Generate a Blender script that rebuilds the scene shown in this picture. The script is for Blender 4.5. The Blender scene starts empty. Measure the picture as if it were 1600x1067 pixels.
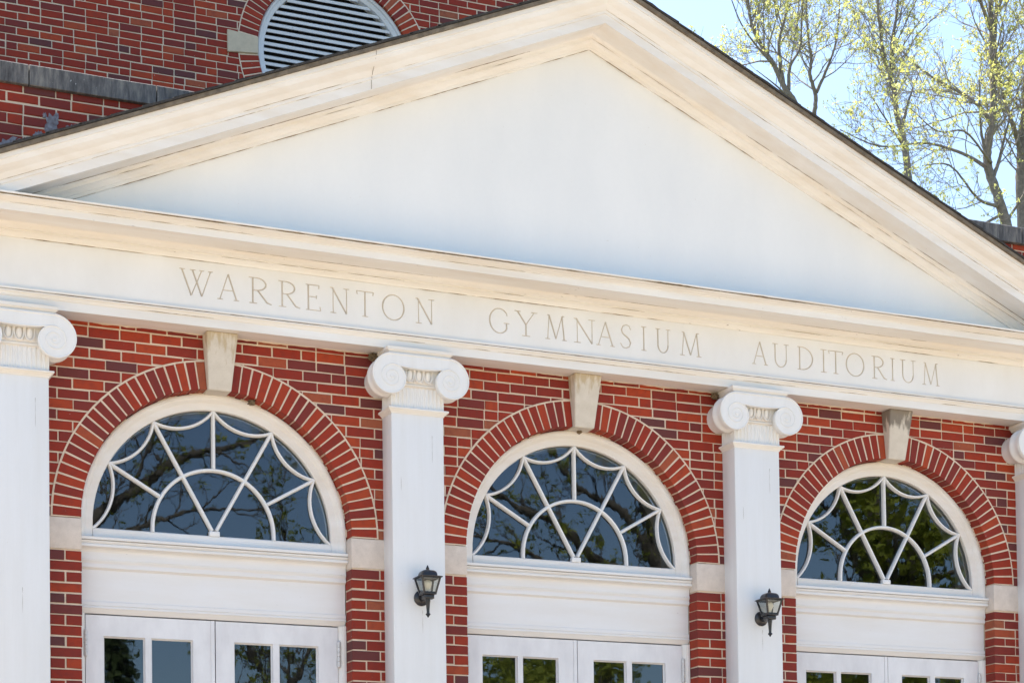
import bpy, bmesh, math, random
from mathutils import Vector, Matrix

SC = bpy.context.scene
COL = SC.collection
PI = math.pi

# ------------------------------------------------------------------ camera
F_PX, YAW, PITCH, ROLL = 3062.17, .4168, .0347, -.0138
CX, CY = 794.98, 1349.89
cam = bpy.data.cameras.new('camera')
cam_o = bpy.data.objects.new('camera', cam)
COL.objects.link(cam_o)
cam.sensor_fit = 'HORIZONTAL'
cam.sensor_width = 36.0
cam.lens = 36.0 * F_PX / 1600.0
cam.shift_x = (800.0 - CX) / 1600.0
cam.shift_y = (CY - 533.5) / 1600.0
cam.clip_start = .1
cam.clip_end = 2000
_r0 = Vector((math.cos(YAW), -math.sin(YAW), 0)); _f0 = Vector((math.sin(YAW), math.cos(YAW), 0)); _u0 = Vector((0, 0, 1))
_f = _f0 * math.cos(PITCH) + _u0 * math.sin(PITCH)
_u = _u0 * math.cos(PITCH) - _f0 * math.sin(PITCH)
_r = _r0 * math.cos(ROLL) + _u * math.sin(ROLL)
_u2 = _u * math.cos(ROLL) - _r0 * math.sin(ROLL)
m = Matrix((( _r.x, _u2.x, -_f.x, -3.495), (_r.y, _u2.y, -_f.y, -12.5337), (_r.z, _u2.z, -_f.z, -2.6986), (0, 0, 0, 1)))
cam_o.matrix_world = m
SC.camera = cam_o

# ------------------------------------------------------------------ sky, sun, exposure
SUN_EL, SUN_ROT = math.radians(57), math.radians(-20)
world = bpy.data.worlds.new("World")
SC.world = world
world.use_nodes = True
_sky = world.node_tree.nodes.new('ShaderNodeTexSky')
_sky.sky_type = 'NISHITA'
_sky.sun_disc = False
_sky.sun_elevation = SUN_EL
_sky.sun_rotation = SUN_ROT
_sky.altitude = 200
_sky.air_density = 1.0
_sky.dust_density = 1.2
_sky.ozone_density = 1.5
_bg = world.node_tree.nodes['Background']
_bg.inputs['Strength'].default_value = .138
world.node_tree.links.new(_sky.outputs[0], _bg.inputs['Color'])
sun = bpy.data.lights.new('sun', 'SUN')
sun.energy = 4.4
sun.angle = math.radians(.5)
sun.color = (1, .91, .78)
sun_o = bpy.data.objects.new('sun', sun)
COL.objects.link(sun_o)
_ts = Vector((math.sin(SUN_ROT) * math.cos(SUN_EL), math.cos(SUN_ROT) * math.cos(SUN_EL), math.sin(SUN_EL)))
sun_o.rotation_euler = _ts.to_track_quat('Z', 'Y').to_euler()
sun_o.location = (0, 0, 40)
SC.view_settings.view_transform = 'Standard'
SC.view_settings.look = 'None'
SC.view_settings.exposure = 1.31
SC.view_settings.gamma = 1

# ------------------------------------------------------------------ constants (metres; z = 0 is the springing line of the door arches)
S = 2.682                 # bay spacing
RI, RE = .915, 1.106      # intrados / extrados of the brick arches
CRS = .0695               # brick course
GZ = -4.25                # ground
PORCH = -2.72
PILX = [-S / 2, S / 2, 3 * S / 2, 5 * S / 2]
PW, PD = .19, .177        # pilaster half width and projection
SL = .434                 # pediment slope
YU = 5.3                  # plane of the tall gable wall behind
rng = random.Random(7)

# ------------------------------------------------------------------ mesh builder
class MB:
    def __init__(s):
        s.v = []; s.f = []; s.r = []; s.m = []
    def add(s, vs, fs, r=None, m=0):
        n = len(s.v); s.v.extend(vs)
        r = rng.random() if r is None else r
        for f in fs:
            s.f.append([n + i for i in f]); s.r.append(r); s.m.append(m)
    def quad(s, a, b, c, d, r=None, m=0): s.add([a, b, c, d], [(0, 1, 2, 3)], r, m)
    def box(s, x0, x1, y0, y1, z0, z1, r=None, m=0, c=0.0):
        if c <= 0:
            v = [(x, y, z) for z in (z0, z1) for y in (y0, y1) for x in (x0, x1)]
            s.add(v, [(0, 2, 3, 1), (4, 5, 7, 6), (0, 1, 5, 4), (2, 6, 7, 3), (0, 4, 6, 2), (1, 3, 7, 5)], r, m)
        else:
            bm = bmesh.new()
            bmesh.ops.create_cube(bm, size=1)
            for v in bm.verts:
                v.co = Vector(((x0 + x1) / 2 + v.co.x * (x1 - x0), (y0 + y1) / 2 + v.co.y * (y1 - y0), (z0 + z1) / 2 + v.co.z * (z1 - z0)))
            bmesh.ops.bevel(bm, geom=bm.edges[:], offset=c, segments=2, affect='EDGES', profile=.5)
            s.bm(bm, r, m)
    def bm(s, bm, r=None, m=0):
        bm.verts.ensure_lookup_table(); bm.verts.index_update()
        s.add([tuple(v.co) for v in bm.verts], [[v.index for v in f.verts] for f in bm.faces], r, m)
        bm.free()
    def extrude(s, prof, x0, x1, zf=None, nx=1, caps=True, r=None, m=0, jit=0):
        """closed profile of (y, z) swept along x; zf(x) lifts it"""
        n = len(prof); xs = [x0 + (x1 - x0) * i / nx for i in range(nx + 1)]
        vs = []
        for x in xs:
            dz = zf(x) if zf else 0
            for (y, z) in prof:
                vs.append((x, y + rng.uniform(-jit, jit), z + dz + rng.uniform(-jit, jit)))
        fs = []
        for i in range(nx):
            for j in range(n):
                a = i * n + j; b = i * n + (j + 1) % n
                fs.append((a, b, b + n, a + n))
        if caps:
            fs.append(tuple(range(n))[::-1]); fs.append(tuple(range(nx * n, nx * n + n)))
        s.add(vs, fs, r, m)
    def sweep(s, prof, path, closed_prof=True, r=None, m=0):
        """path: function list of frames [(origin, e1, e2)], profile (a, b) -> origin + a*e1 + b*e2"""
        n = len(prof); vs = []; fs = []
        for (o, e1, e2) in path:
            for (a, b) in prof: vs.append(tuple(o + e1 * a + e2 * b))
        k = n if closed_prof else n - 1
        for i in range(len(path) - 1):
            for j in range(k):
                a = i * n + j; b = i * n + (j + 1) % n
                fs.append((a, b, b + n, a + n))
        if closed_prof:
            fs.append(tuple(range(n))[::-1]); e = (len(path) - 1) * n; fs.append(tuple(range(e, e + n)))
        s.add(vs, fs, r, m)
    def tube(s, pts, rad, sides=5, r=None, m=0, cap=False):
        n = len(pts); vs = []; fs = []
        pts = [Vector(p) for p in pts]
        ref = Vector((0, 0, 1))
        t0 = (pts[1] - pts[0]).normalized()
        if abs(t0.dot(ref)) > .9: ref = Vector((1, 0, 0))
        e1 = t0.cross(ref).normalized()
        for i, p in enumerate(pts):
            t = (pts[min(i + 1, n - 1)] - pts[max(i - 1, 0)])
            if t.length < 1e-9: t = t0.copy()
            t.normalize()
            e1 = e1 - t * e1.dot(t)
            if e1.length < 1e-6: e1 = t.orthogonal()
            e1.normalize(); e2 = t.cross(e1)
            R = rad[i] if isinstance(rad, (list, tuple)) else rad
            for k in range(sides):
                a = 2 * PI * k / sides
                vs.append(tuple(p + (e1 * math.cos(a) + e2 * math.sin(a)) * R))
        for i in range(n - 1):
            for k in range(sides):
                a = i * sides + k; b = i * sides + (k + 1) % sides
                fs.append((a, b, b + sides, a + sides))
        if cap:
            fs.append(tuple(range(sides))[::-1]); fs.append(tuple(range((n - 1) * sides, n * sides)))
        s.add(vs, fs, r, m)
    def lathe(s, prof, c, axis='z', n=20, r=None, m=0):
        """prof: (radius, height) open polyline"""
        vs = []; fs = []
        for (R, h) in prof:
            for k in range(n):
                a = 2 * PI * k / n; u, w = R * math.cos(a), R * math.sin(a)
                vs.append((c[0] + u, c[1] + w, c[2] + h) if axis == 'z' else (c[0] + u, c[1] + h, c[2] + w))
        for i in range(len(prof) - 1):
            for k in range(n):
                a = i * n + k; b = i * n + (k + 1) % n
                fs.append((a, b, b + n, a + n))
        fs.append(tuple(range(n))[::-1]); fs.append(tuple(range((len(prof) - 1) * n, len(prof) * n)))
        s.add(vs, fs, r, m)
    def build(s, name, mats, parent=None, smooth=None, fix=True):
        me = bpy.data.meshes.new(name)
        me.from_pydata(s.v, [], s.f)
        me.update()
        for mt in (mats if isinstance(mats, (list, tuple)) else [mats]): me.materials.append(mt)
        at = me.attributes.new('rnd', 'FLOAT', 'FACE'); at.data.foreach_set('value', s.r)
        me.polygons.foreach_set('material_index', s.m)
        if fix:
            bm = bmesh.new(); bm.from_mesh(me); bmesh.ops.recalc_face_normals(bm, faces=bm.faces[:]); bm.to_mesh(me); bm.free()
        if smooth:
            me.polygons.foreach_set('use_smooth', [True] * len(me.polygons))
            me.set_sharp_from_angle(angle=math.radians(smooth))
        me.update()
        o = bpy.data.objects.new(name, me); COL.objects.link(o)
        if parent is not None: attach(o, parent)
        return o

def wloc(o):
    p = Vector(o.location)
    while o.parent: o = o.parent; p += o.location
    return p
def attach(o, parent, world=Vector((0, 0, 0))):
    o.parent = parent; o.location = Vector(world) - wloc(parent)
def thing(name, label, cat, loc, group=None):
    o = bpy.data.objects.new(name, None); COL.objects.link(o); o.location = loc
    o.empty_display_size = .3
    return tag(o, label, cat, group)
def tag(o, label, cat, group=None):
    o['label'] = label; o['category'] = cat
    if group: o['group'] = group
    return o
def structure(o, kind='structure'):
    o['kind'] = kind; return o
def copy_tree(o, parent=None, shift=None):
    c = o.copy(); COL.objects.link(c)
    if parent is not None: c.parent = parent
    if shift is not None: c.location = Vector(o.location) + Vector(shift)
    for ch in [k for k in o.children]: copy_tree(ch, c)
    return c

# ------------------------------------------------------------------ materials
def mat(name):
    mt = bpy.data.materials.new(name); mt.use_nodes = True
    nt = mt.node_tree; b = nt.nodes['Principled BSDF']
    return mt, nt, b
def N(nt, t, **kw):
    n = nt.nodes.new(t)
    for k, v in kw.items():
        if k.startswith('i_'): n.inputs[k[2:].replace('_', ' ')].default_value = v
        else: setattr(n, k, v)
    return n
def pos(nt, scale=(1, 1, 1)):
    g = N(nt, 'ShaderNodeNewGeometry'); mp = N(nt, 'ShaderNodeMapping'); mp.inputs['Scale'].default_value = scale
    nt.links.new(g.outputs['Position'], mp.inputs['Vector']); return mp.outputs[0]
def noise(nt, vec, scale, detail=4, rough=.55, dist=0):
    n = N(nt, 'ShaderNodeTexNoise'); n.inputs['Scale'].default_value = scale; n.inputs['Detail'].default_value = detail
    n.inputs['Roughness'].default_value = rough; n.inputs['Distortion'].default_value = dist
    nt.links.new(vec, n.inputs['Vector']); return n.outputs['Fac']
def ramp(nt, fac, stops, interp='LINEAR'):
    r = N(nt, 'ShaderNodeValToRGB'); cr = r.color_ramp; cr.interpolation = interp
    while len(cr.elements) < len(stops): cr.elements.new(.5)
    for e, (p, c) in zip(cr.elements, stops):
        e.position = p; e.color = (c[0], c[1], c[2], 1) if not isinstance(c, (int, float)) else (c, c, c, 1)
    nt.links.new(fac, r.inputs[0]); return r.outputs[0]
def mix(nt, fac, a, b, mode='MIX'):
    n = N(nt, 'ShaderNodeMix', data_type='RGBA', blend_type=mode)
    for s, v in ((n.inputs[0], fac), (n.inputs[6], a), (n.inputs[7], b)):
        if isinstance(v, (int, float)): s.default_value = v
        elif isinstance(v, (tuple, list)): s.default_value = (v[0], v[1], v[2], 1)
        else: nt.links.new(v, s)
    return n.outputs[2]
def math_(nt, op, a, b=0.0):
    n = N(nt, 'ShaderNodeMath', operation=op)
    for s, v in ((n.inputs[0], a), (n.inputs[1], b)):
        if isinstance(v, (int, float)): s.default_value = v
        else: nt.links.new(v, s)
    return n.outputs[0]
def bump(nt, b, h, strength=.3, dist=.01):
    n = N(nt, 'ShaderNodeBump'); n.inputs['Strength'].default_value = strength; n.inputs['Distance'].default_value = dist
    nt.links.new(h, n.inputs['Height']); nt.links.new(n.outputs[0], b.inputs['Normal']); return n
def attr(nt, name='rnd'):
    a = N(nt, 'ShaderNodeAttribute'); a.attribute_name = name; return a.outputs['Fac']

def paint_mat(name, base=(.80, .80, .79), dirt=(.55, .47, .35), amount=.5, streak=(2, 2, 2), chips=0.0, rough=.5, bstr=.12):
    mt, nt, b = mat(name)
    p = pos(nt); ps = pos(nt, streak)
    big = ramp(nt, noise(nt, ps, 1.6, 5, .6), [(.35, 0), (.75, 1)])
    fine = noise(nt, p, 40, 4)
    f = math_(nt, 'MULTIPLY', big, amount)
    c = mix(nt, f, base, dirt)
    sp = ramp(nt, noise(nt, p, 55, 2, .5), [(.75, 0), (.78, 1)])
    c = mix(nt, math_(nt, 'MULTIPLY', sp, .12 + .3 * amount), c, (.45, .37, .26))
    c = mix(nt, math_(nt, 'MULTIPLY', fine, .12), c, (.62, .62, .62))
    if chips:
        ch = ramp(nt, noise(nt, pos(nt, (.4, 1, 2.2)), 34, 6, .7), [(.715 - .1 * chips, 0), (.735 - .1 * chips, 1)])
        c = mix(nt, math_(nt, 'MULTIPLY', ch, .8), c, (.16, .12, .09))
    nt.links.new(c, b.inputs['Base Color']); b.inputs['Roughness'].default_value = rough
    h = noise(nt, pos(nt, (streak[0] * .6, streak[1] * .6, streak[2] * .6)), 30, 4)
    bump(nt, b, h, bstr, .003)
    return mt
M_PAINT = paint_mat('white_paint', dirt=(.60, .57, .50), amount=.24, streak=(7, 7, .5), bstr=.3)
M_TYMP = paint_mat('white_stucco', base=(.83, .83, .81), dirt=(.66, .68, .685), amount=.34, streak=(1.1, 1, .4), rough=.6, bstr=.3)
M_TRIM = paint_mat('aged_trim_paint', base=(.82, .805, .775), dirt=(.62, .51, .36), amount=.42, streak=(.7, 4, 5), chips=.06)
M_CHIP = paint_mat('chipped_trim_paint', base=(.82, .805, .77), dirt=(.62, .51, .36), amount=.42, streak=(.7, 4, 5), chips=.42)
M_HEAD = paint_mat('door_head_paint', base=(.80, .79, .78), dirt=(.66, .58, .46), amount=.28, streak=(.8, 4, 5), chips=.05)
M_FRIEZE = paint_mat('frieze_paint', base=(.80, .80, .79), dirt=(.63, .61, .56), amount=.4, streak=(1.6, 1, .8), rough=.6)
M_DOOR = paint_mat('door_paint', base=(.80, .79, .79), dirt=(.55, .53, .54), amount=.55, streak=(5, 5, 2.2), rough=.4)
M_LETTER = paint_mat('grimy_groove', base=(.63, .57, .49), dirt=(.36, .30, .22), amount=.6, streak=(4, 4, 4), rough=.8)
M_LOUVRE = paint_mat('louvre_paint', base=(.68, .70, .73), dirt=(.40, .40, .42), amount=.3, streak=(1, 3, 8), chips=.5)

def brick_mat():
    mt, nt, b = mat('brick')
    r = attr(nt); p = pos(nt)
    c = ramp(nt, r, [(0, (.10, .036, .038)), (.035, (.12, .033, .032)), (.085, (.175, .028, .023)), (.3, (.225, .024, .014)),
                     (.55, (.272, .026, .011)), (.8, (.325, .034, .011)), (.94, (.39, .054, .015)), (1, (.30, .10, .05))])
    g = noise(nt, p, 22, 5, .6)
    c = mix(nt, math_(nt, 'MULTIPLY', ramp(nt, g, [(.45, 0), (.75, 1)]), .45), c, (.125, .028, .022))
    g2 = noise(nt, p, 160, 3, .6)
    c = mix(nt, math_(nt, 'MULTIPLY', g2, .18), c, (.20, .05, .04))
    w = ramp(nt, noise(nt, p, 31, 3, .5), [(.745, 0), (.765, 1)])
    c = mix(nt, math_(nt, 'MULTIPLY', w, .45), c, (.6, .55, .5))
    nt.links.new(c, b.inputs['Base Color']); b.inputs['Roughness'].default_value = .62
    b.inputs['Specular IOR Level'].default_value = .22
    bump(nt, b, math_(nt, 'ADD', noise(nt, p, 130, 4, .7), math_(nt, 'MULTIPLY', g, 1.2)), .5, .003)
    return mt
M_BRICK = brick_mat()
def mortar_mat():
    mt, nt, b = mat('mortar'); p = pos(nt)
    c = ramp(nt, noise(nt, p, 9, 5, .6), [(.3, (.60, .48, .36)), (.6, (.70, .57, .44)), (.8, (.48, .37, .27))])
    nt.links.new(c, b.inputs['Base Color']); b.inputs['Roughness'].default_value = .95
    bump(nt, b, noise(nt, p, 220, 3, .7), .6, .003); return mt
M_MORTAR = mortar_mat()
def stone_mat(name, a, c2, dark=None, zr=None):
    mt, nt, b = mat(name); p = pos(nt)
    c = ramp(nt, noise(nt, p, 14, 6, .65), [(.3, a), (.7, c2)])
    sp = ramp(nt, noise(nt, p, 190, 3, .6), [(.55, 0), (.75, 1)])
    c = mix(nt, math_(nt, 'MULTIPLY', sp, .3), c, (a[0] * .6, a[1] * .58, a[2] * .55))
    if dark:      # water stain running down from the top edge
        sx = N(nt, 'ShaderNodeSeparateXYZ'); g = N(nt, 'ShaderNodeNewGeometry'); nt.links.new(g.outputs['Position'], sx.inputs[0])
        mr = N(nt, 'ShaderNodeMapRange'); mr.inputs['From Min'].default_value = zr[0]; mr.inputs['From Max'].default_value = zr[1]
        nt.links.new(sx.outputs['Z'], mr.inputs['Value'])
        k = math_(nt, 'ADD', mr.outputs[0], math_(nt, 'MULTIPLY', math_(nt, 'SUBTRACT', noise(nt, pos(nt, (7, 7, 1.5)), 4, 5), .5), 1.1))
        c = mix(nt, math_(nt, 'MULTIPLY', ramp(nt, k, [(.45, 0), (.62, 1)]), .85), c, dark)
    nt.links.new(c, b.inputs['Base Color']); b.inputs['Roughness'].default_value = .85
    bump(nt, b, noise(nt, p, 120, 4, .7), .45, .003); return mt
M_STONE = stone_mat('limestone', (.60, .52, .45), (.72, .63, .55))
M_KEY1 = stone_mat('limestone_keystone', (.58, .52, .43), (.66, .60, .51), (.46, .37, .24), (.85, 1.55))
M_KEY3 = stone_mat('stained_keystone', (.58, .52, .43), (.66, .60, .51), (.15, .125, .10), (.93, 1.38))
M_OCST = stone_mat('grey_limestone', (.50, .42, .31), (.60, .51, .38))
def coping_mat():
    mt, nt, b = mat('weathered_coping')
    p = pos(nt)
    c = ramp(nt, noise(nt, pos(nt, (9, 9, 1.6)), 3, 6, .7), [(.3, (.045, .044, .046)), (.5, (.12, .117, .118)), (.7, (.25, .235, .21))])
    c = mix(nt, ramp(nt, noise(nt, p, 2.1, 4), [(.6, 0), (.72, .8)]), c, (.40, .35, .27))
    sp = ramp(nt, noise(nt, p, 60, 2), [(.73, 0), (.75, 1)])
    c = mix(nt, math_(nt, 'MULTIPLY', sp, .7), c, (.6, .6, .6))
    nt.links.new(c, b.inputs['Base Color']); b.inputs['Roughness'].default_value = .9
    bump(nt, b, noise(nt, p, 70, 5, .7), .6, .006); return mt
M_COPE = coping_mat()
def flat_mat(name, a, c2, scale=20, rough=.8, metal=0, bstr=.3, bscale=90):
    mt, nt, b = mat(name); p = pos(nt)
    nt.links.new(ramp(nt, noise(nt, p, scale, 5, .6), [(.3, a), (.7, c2)]), b.inputs['Base Color'])
    b.inputs['Roughness'].default_value = rough; b.inputs['Metallic'].default_value = metal
    bump(nt, b, noise(nt, p, bscale, 4, .6), bstr, .004); return mt
M_SHINGLE = flat_mat('asphalt_shingle', (.025, .023, .022), (.06, .055, .05), 60, .9, 0, .8, 300)
M_DRIP = flat_mat('weathered_edge_board', (.10, .08, .058), (.22, .18, .13), 14, .8, 0, .4)
M_TAR = flat_mat('roof_cement', (.10, .07, .07), (.25, .25, .28), 42, .55, 0, .6)
M_FLASH = flat_mat('painted_flashing', (.68, .70, .74), (.78, .78, .78), 9, .5)
M_IRON = flat_mat('bronze_black_metal', (.014, .014, .016), (.035, .033, .034), 40, .30, .0, .12)
M_HINGE = flat_mat('painted_steel_hinge', (.55, .53, .5), (.72, .71, .70), 60, .4, .2, .2)
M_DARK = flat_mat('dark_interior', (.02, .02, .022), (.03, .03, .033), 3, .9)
M_REVEAL = flat_mat('inner_reveal_paint', (.78, .78, .80), (.84, .84, .85), 6, .7)
M_CONC = flat_mat('concrete_paving', (.60, .475, .34), (.71, .58, .43), 2.5, .9, 0, .4, 60)
M_ROAD = flat_mat('road_asphalt', (.055, .053, .05), (.085, .082, .078), 4, .9, 0, .5, 120)
M_GRASS = flat_mat('lawn_grass', (.06, .09, .022), (.13, .14, .045), 1.2, .95, 0, .8, 40)
M_BARK = flat_mat('bark', (.15, .13, .115), (.27, .24, .21), 14, .95, 0, .9, 40)
M_TWIG = flat_mat('pale_twig_bark', (.20, .175, .16), (.33, .295, .27), 14, .95, 0, .5, 40)
M_BARKD = flat_mat('dark_bark', (.085, .07, .055), (.17, .145, .115), 14, .95, 0, .9, 40)
M_MUD = flat_mat('mud', (.09, .06, .035), (.22, .16, .09), 60, .95, 0, 1, 120)
M_TIN = flat_mat('gym_roofing', (.10, .10, .10), (.16, .16, .16), 6, .7)
def leaf_mat(name, a, c2, trans=.5):
    mt, nt, b = mat(name)
    c = ramp(nt, attr(nt), [(0, a), (1, c2)])
    nt.links.new(c, b.inputs['Base Color']); b.inputs['Roughness'].default_value = .6
    b.inputs['Specular IOR Level'].default_value = .2
    tr = N(nt, 'ShaderNodeBsdfTranslucent'); nt.links.new(c, tr.inputs['Color'])
    ms = N(nt, 'ShaderNodeMixShader'); ms.inputs[0].default_value = trans
    out = nt.nodes['Material Output']
    nt.links.new(b.outputs[0], ms.inputs[1]); nt.links.new(tr.outputs[0], ms.inputs[2]); nt.links.new(ms.outputs[0], out.inputs[0])
    return mt
M_BUD = leaf_mat('spring_bud', (.60, .62, .14), (.80, .79, .34), .5)
M_LEAF = leaf_mat('young_leaf', (.20, .24, .03), (.42, .44, .06), .3)
M_FIR = leaf_mat('evergreen_needle', (.03, .05, .015), (.09, .12, .035), .15)
def glass_mat(name, ior, tint, wave=.05):
    mt, nt, b = mat(name); nt.nodes.remove(b)
    fr = N(nt, 'ShaderNodeFresnel'); fr.inputs['IOR'].default_value = ior
    gl = N(nt, 'ShaderNodeBsdfGlossy'); gl.inputs['Roughness'].default_value = .012; gl.inputs['Color'].default_value = (.80, .91, 1, 1)
    tr = N(nt, 'ShaderNodeBsdfTransparent'); tr.inputs['Color'].default_value = (*tint, 1)
    ms = N(nt, 'ShaderNodeMixShader')
    bp = N(nt, 'ShaderNodeBump'); bp.inputs['Strength'].default_value = wave; bp.inputs['Distance'].default_value = .01
    nt.links.new(noise(nt, pos(nt, (1, 1, .55)), 7, 2, .5), bp.inputs['Height'])
    nt.links.new(bp.outputs[0], gl.inputs['Normal'])
    nt.links.new(fr.outputs[0], ms.inputs[0]); nt.links.new(tr.outputs[0], ms.inputs[1]); nt.links.new(gl.outputs[0], ms.inputs[2])
    nt.links.new(ms.outputs[0], nt.nodes['Material Output'].inputs[0])
    return mt
M_GLASS = glass_mat('old_window_glass', 1.78, (.7, .74, .74), .022)
M_LGLASS = glass_mat('lantern_glass', 1.5, (.82, .82, .78), .15)
mt, nt, b = mat('frosted_bulb'); b.inputs['Base Color'].default_value = (.8, .76, .66, 1); b.inputs['Roughness'].default_value = .3; M_BULB = mt

# ------------------------------------------------------------------ ground
mb = MB(); mb.quad((-300, -300, GZ), (300, -300, GZ), (300, 300, GZ), (-300, 300, GZ)); structure(mb.build('ground', M_GRASS))
mb = MB(); mb.quad((-22, -18, GZ + .02), (30, -18, GZ + .02), (30, 0, GZ + .02), (-22, 0, GZ + .02)); structure(mb.build('pavement', M_CONC))
mb = MB(); mb.quad((-200, -26, GZ + .012), (200, -26, GZ + .012), (200, -18.5, GZ + .012), (-200, -18.5, GZ + .012)); structure(mb.build('road', M_ROAD))
mb = MB()
mb.box(-1.9, 7.2, -1.8, -.001, GZ, PORCH)
for i in range(8):
    mb.box(-1.9, 7.2, -1.8 - .3 * (i + 1), -1.8 - .3 * i, GZ, PORCH - .17 * (i + 1))
structure(mb.build('front_steps', M_CONC))

# ------------------------------------------------------------------ the building
B = thing('school_building', 'red brick school gymnasium with white pedimented portico and three arched doorways', 'building', (S, 0, GZ))

def brick(mb, x0, x1, z0, z1, y=0.0, d=.10, r=None):
    if x1 - x0 < .025: return
    j = lambda a=.0024: rng.uniform(-a, a)
    y += rng.uniform(-.0018, .0012)
    c = .0035
    x0 += j(); x1 += j(); z0 += j(); z1 += j()
    fr = [(x0 + c, y, z0 + c), (x1 - c, y + j(.0006), z0 + c), (x1 - c, y, z1 - c + j()), (x0 + c, y, z1 - c)]
    md = [(x0, y + c, z0 + j()), (x1, y + c, z0 + j()), (x1, y + c, z1), (x0, y + c, z1)]
    bk = [(x0, y + d, z0), (x1, y + d, z0), (x1, y + d, z1), (x0, y + d, z1)]
    fs = [(0, 1, 2, 3)]
    for a in range(4):
        b2 = (a + 1) % 4
        fs += [(a, a + 4, b2 + 4, b2), (a + 4, a + 8, b2 + 8, b2 + 4)]
    mb.add(fr + md + bk, fs, r, 0)

JO = .0106                              # mortar joint
def inside_arch(x, z, rad):
    if z < -.001: return False
    bx = round(x / S)
    if bx < 0 or bx > 2: return False
    return (x - bx * S) ** 2 + z * z < rad * rad
def row_bond(k, x0, x1, L=.2055):
    """running bond with stray headers; yields brick extents"""
    R = random.Random(k * 131 + 5)
    x = x0 - L * (.5 if k % 2 else 0) - R.uniform(0, .012)
    owe = 0
    while x < x1:
        w = L
        if owe == 1 or (owe == 0 and R.random() < .10):
            w = L * .5
            owe = 0 if owe else R.choice((2, 2, 3, 4))
        elif owe > 1: owe -= 1
        yield max(x, x0) + JO / 2, min(x + w, x1) - JO / 2
        x += w
wall = MB()
X0, X1 = -6.3, 11.66
# mortar sheet
MY = .006
def msheet(x0, x1, z0, z1): wall.quad((x0, MY, z0), (x1, MY, z0), (x1, MY, z1), (x0, MY, z1), .5, 1)
ZT = 2.755
RM = 1.0
edges = [X0] + [v for bq in range(3) for v in (bq * S - RM, bq * S + RM)] + [X1]
for i in range(0, 8, 2): msheet(edges[i], edges[i + 1], GZ, ZT)
for bq in range(3):
    n = 40
    for i in range(n):
        a0, a1 = PI * i / n, PI * (i + 1) / n
        p0 = (bq * S + RM * math.cos(a0), RM * math.sin(a0)); p1 = (bq * S + RM * math.cos(a1), RM * math.sin(a1))
        wall.quad((p0[0], MY, p0[1]), (p0[0], MY, ZT), (p1[0], MY, ZT), (p1[0], MY, p1[1]), .5, 1)
    for s in (-1, 1):
        xa, xb = bq * S + s * (RI + .006), bq * S + s * RM
        wall.quad((xa, MY, PORCH), (xb, MY, PORCH), (xb, MY, 0), (xa, MY, 0), .5, 1)
        wall.quad((xa, MY, PORCH), (xa, .2, PORCH), (xa, .2, 0), (xa, MY, 0), .5, 1)
# bricks above the springing line and outside the portico
for k in range(-62, 40):
    z0, z1 = k * CRS + JO / 2 - .003, (k + 1) * CRS - JO / 2 - .003
    if z1 > ZT + .02: break
    zc = (z0 + z1) / 2
    for (a, b2) in row_bond(k, X0, X1):
        xm = (a + b2) / 2
        if -1.75 < xm < 7.1 and zc < 0: continue                      # piers are laid separately
        if -1.2 < xm < 6.6 and zc > 1.36: 
            if not (xm < -.1 or xm > 5.4): continue
            if zc < 1.9: continue
        if z1 > ZT: z1 = ZT
        a2, b3 = a, b2
        bx = min(2, max(0, round(xm / S))) * S
        for _ in range(14):
            if any(inside_arch(x, z, .935) for x in (a2, b3) for z in (z0, z1)):
                if xm < bx: b3 -= .015
                else: a2 += .015
            else: break
        else: continue
        if zc > 0 and all(inside_arch(x, z, RE - .02) for x in (a2, b3) for z in (z0, z1)): continue
        if any(p - PW + .01 < a2 and b3 < p + PW - .01 for p in PILX) and zc < .8: continue
        brick(wall, a2, b3, z0, z1)
# piers beside the doorways
for k in range(-42, 0):
    if -3 <= k <= -1: continue
    z0, z1 = k * CRS + JO / 2 - .003, (k + 1) * CRS - JO / 2 - .003
    if z1 < PORCH: continue
    for bq in range(3):
        for s in (-1, 1):
            x = RI; first = True
            R = random.Random(k * 17 + bq * 5 + s)
            end = .45 if not ((bq == 0 and s < 0) or (bq == 2 and s > 0)) else .85
            i = 0
            while x < RI + end - .02:
                w = (.2055 if (k + (s > 0)) % 2 else .1035) if first else (.2055 if R.random() > .2 else .1035)
                w = min(w, RI + end - x)
                first = False
                xa, xb = x + (0 if i == 0 else JO / 2), x + w - JO / 2
                lo, hi = (bq * S + xa, bq * S + xb) if s > 0 else (bq * S - xb, bq * S - xa)
                if not any(p - PW + .01 < lo and hi < p + PW - .01 for p in PILX):
                    brick(wall, lo, hi, z0, z1, d=.12)
                x += w; i += 1
wall_o = wall.build('front_wall', [M_BRICK, M_MORTAR], B, fix=False)

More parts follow.
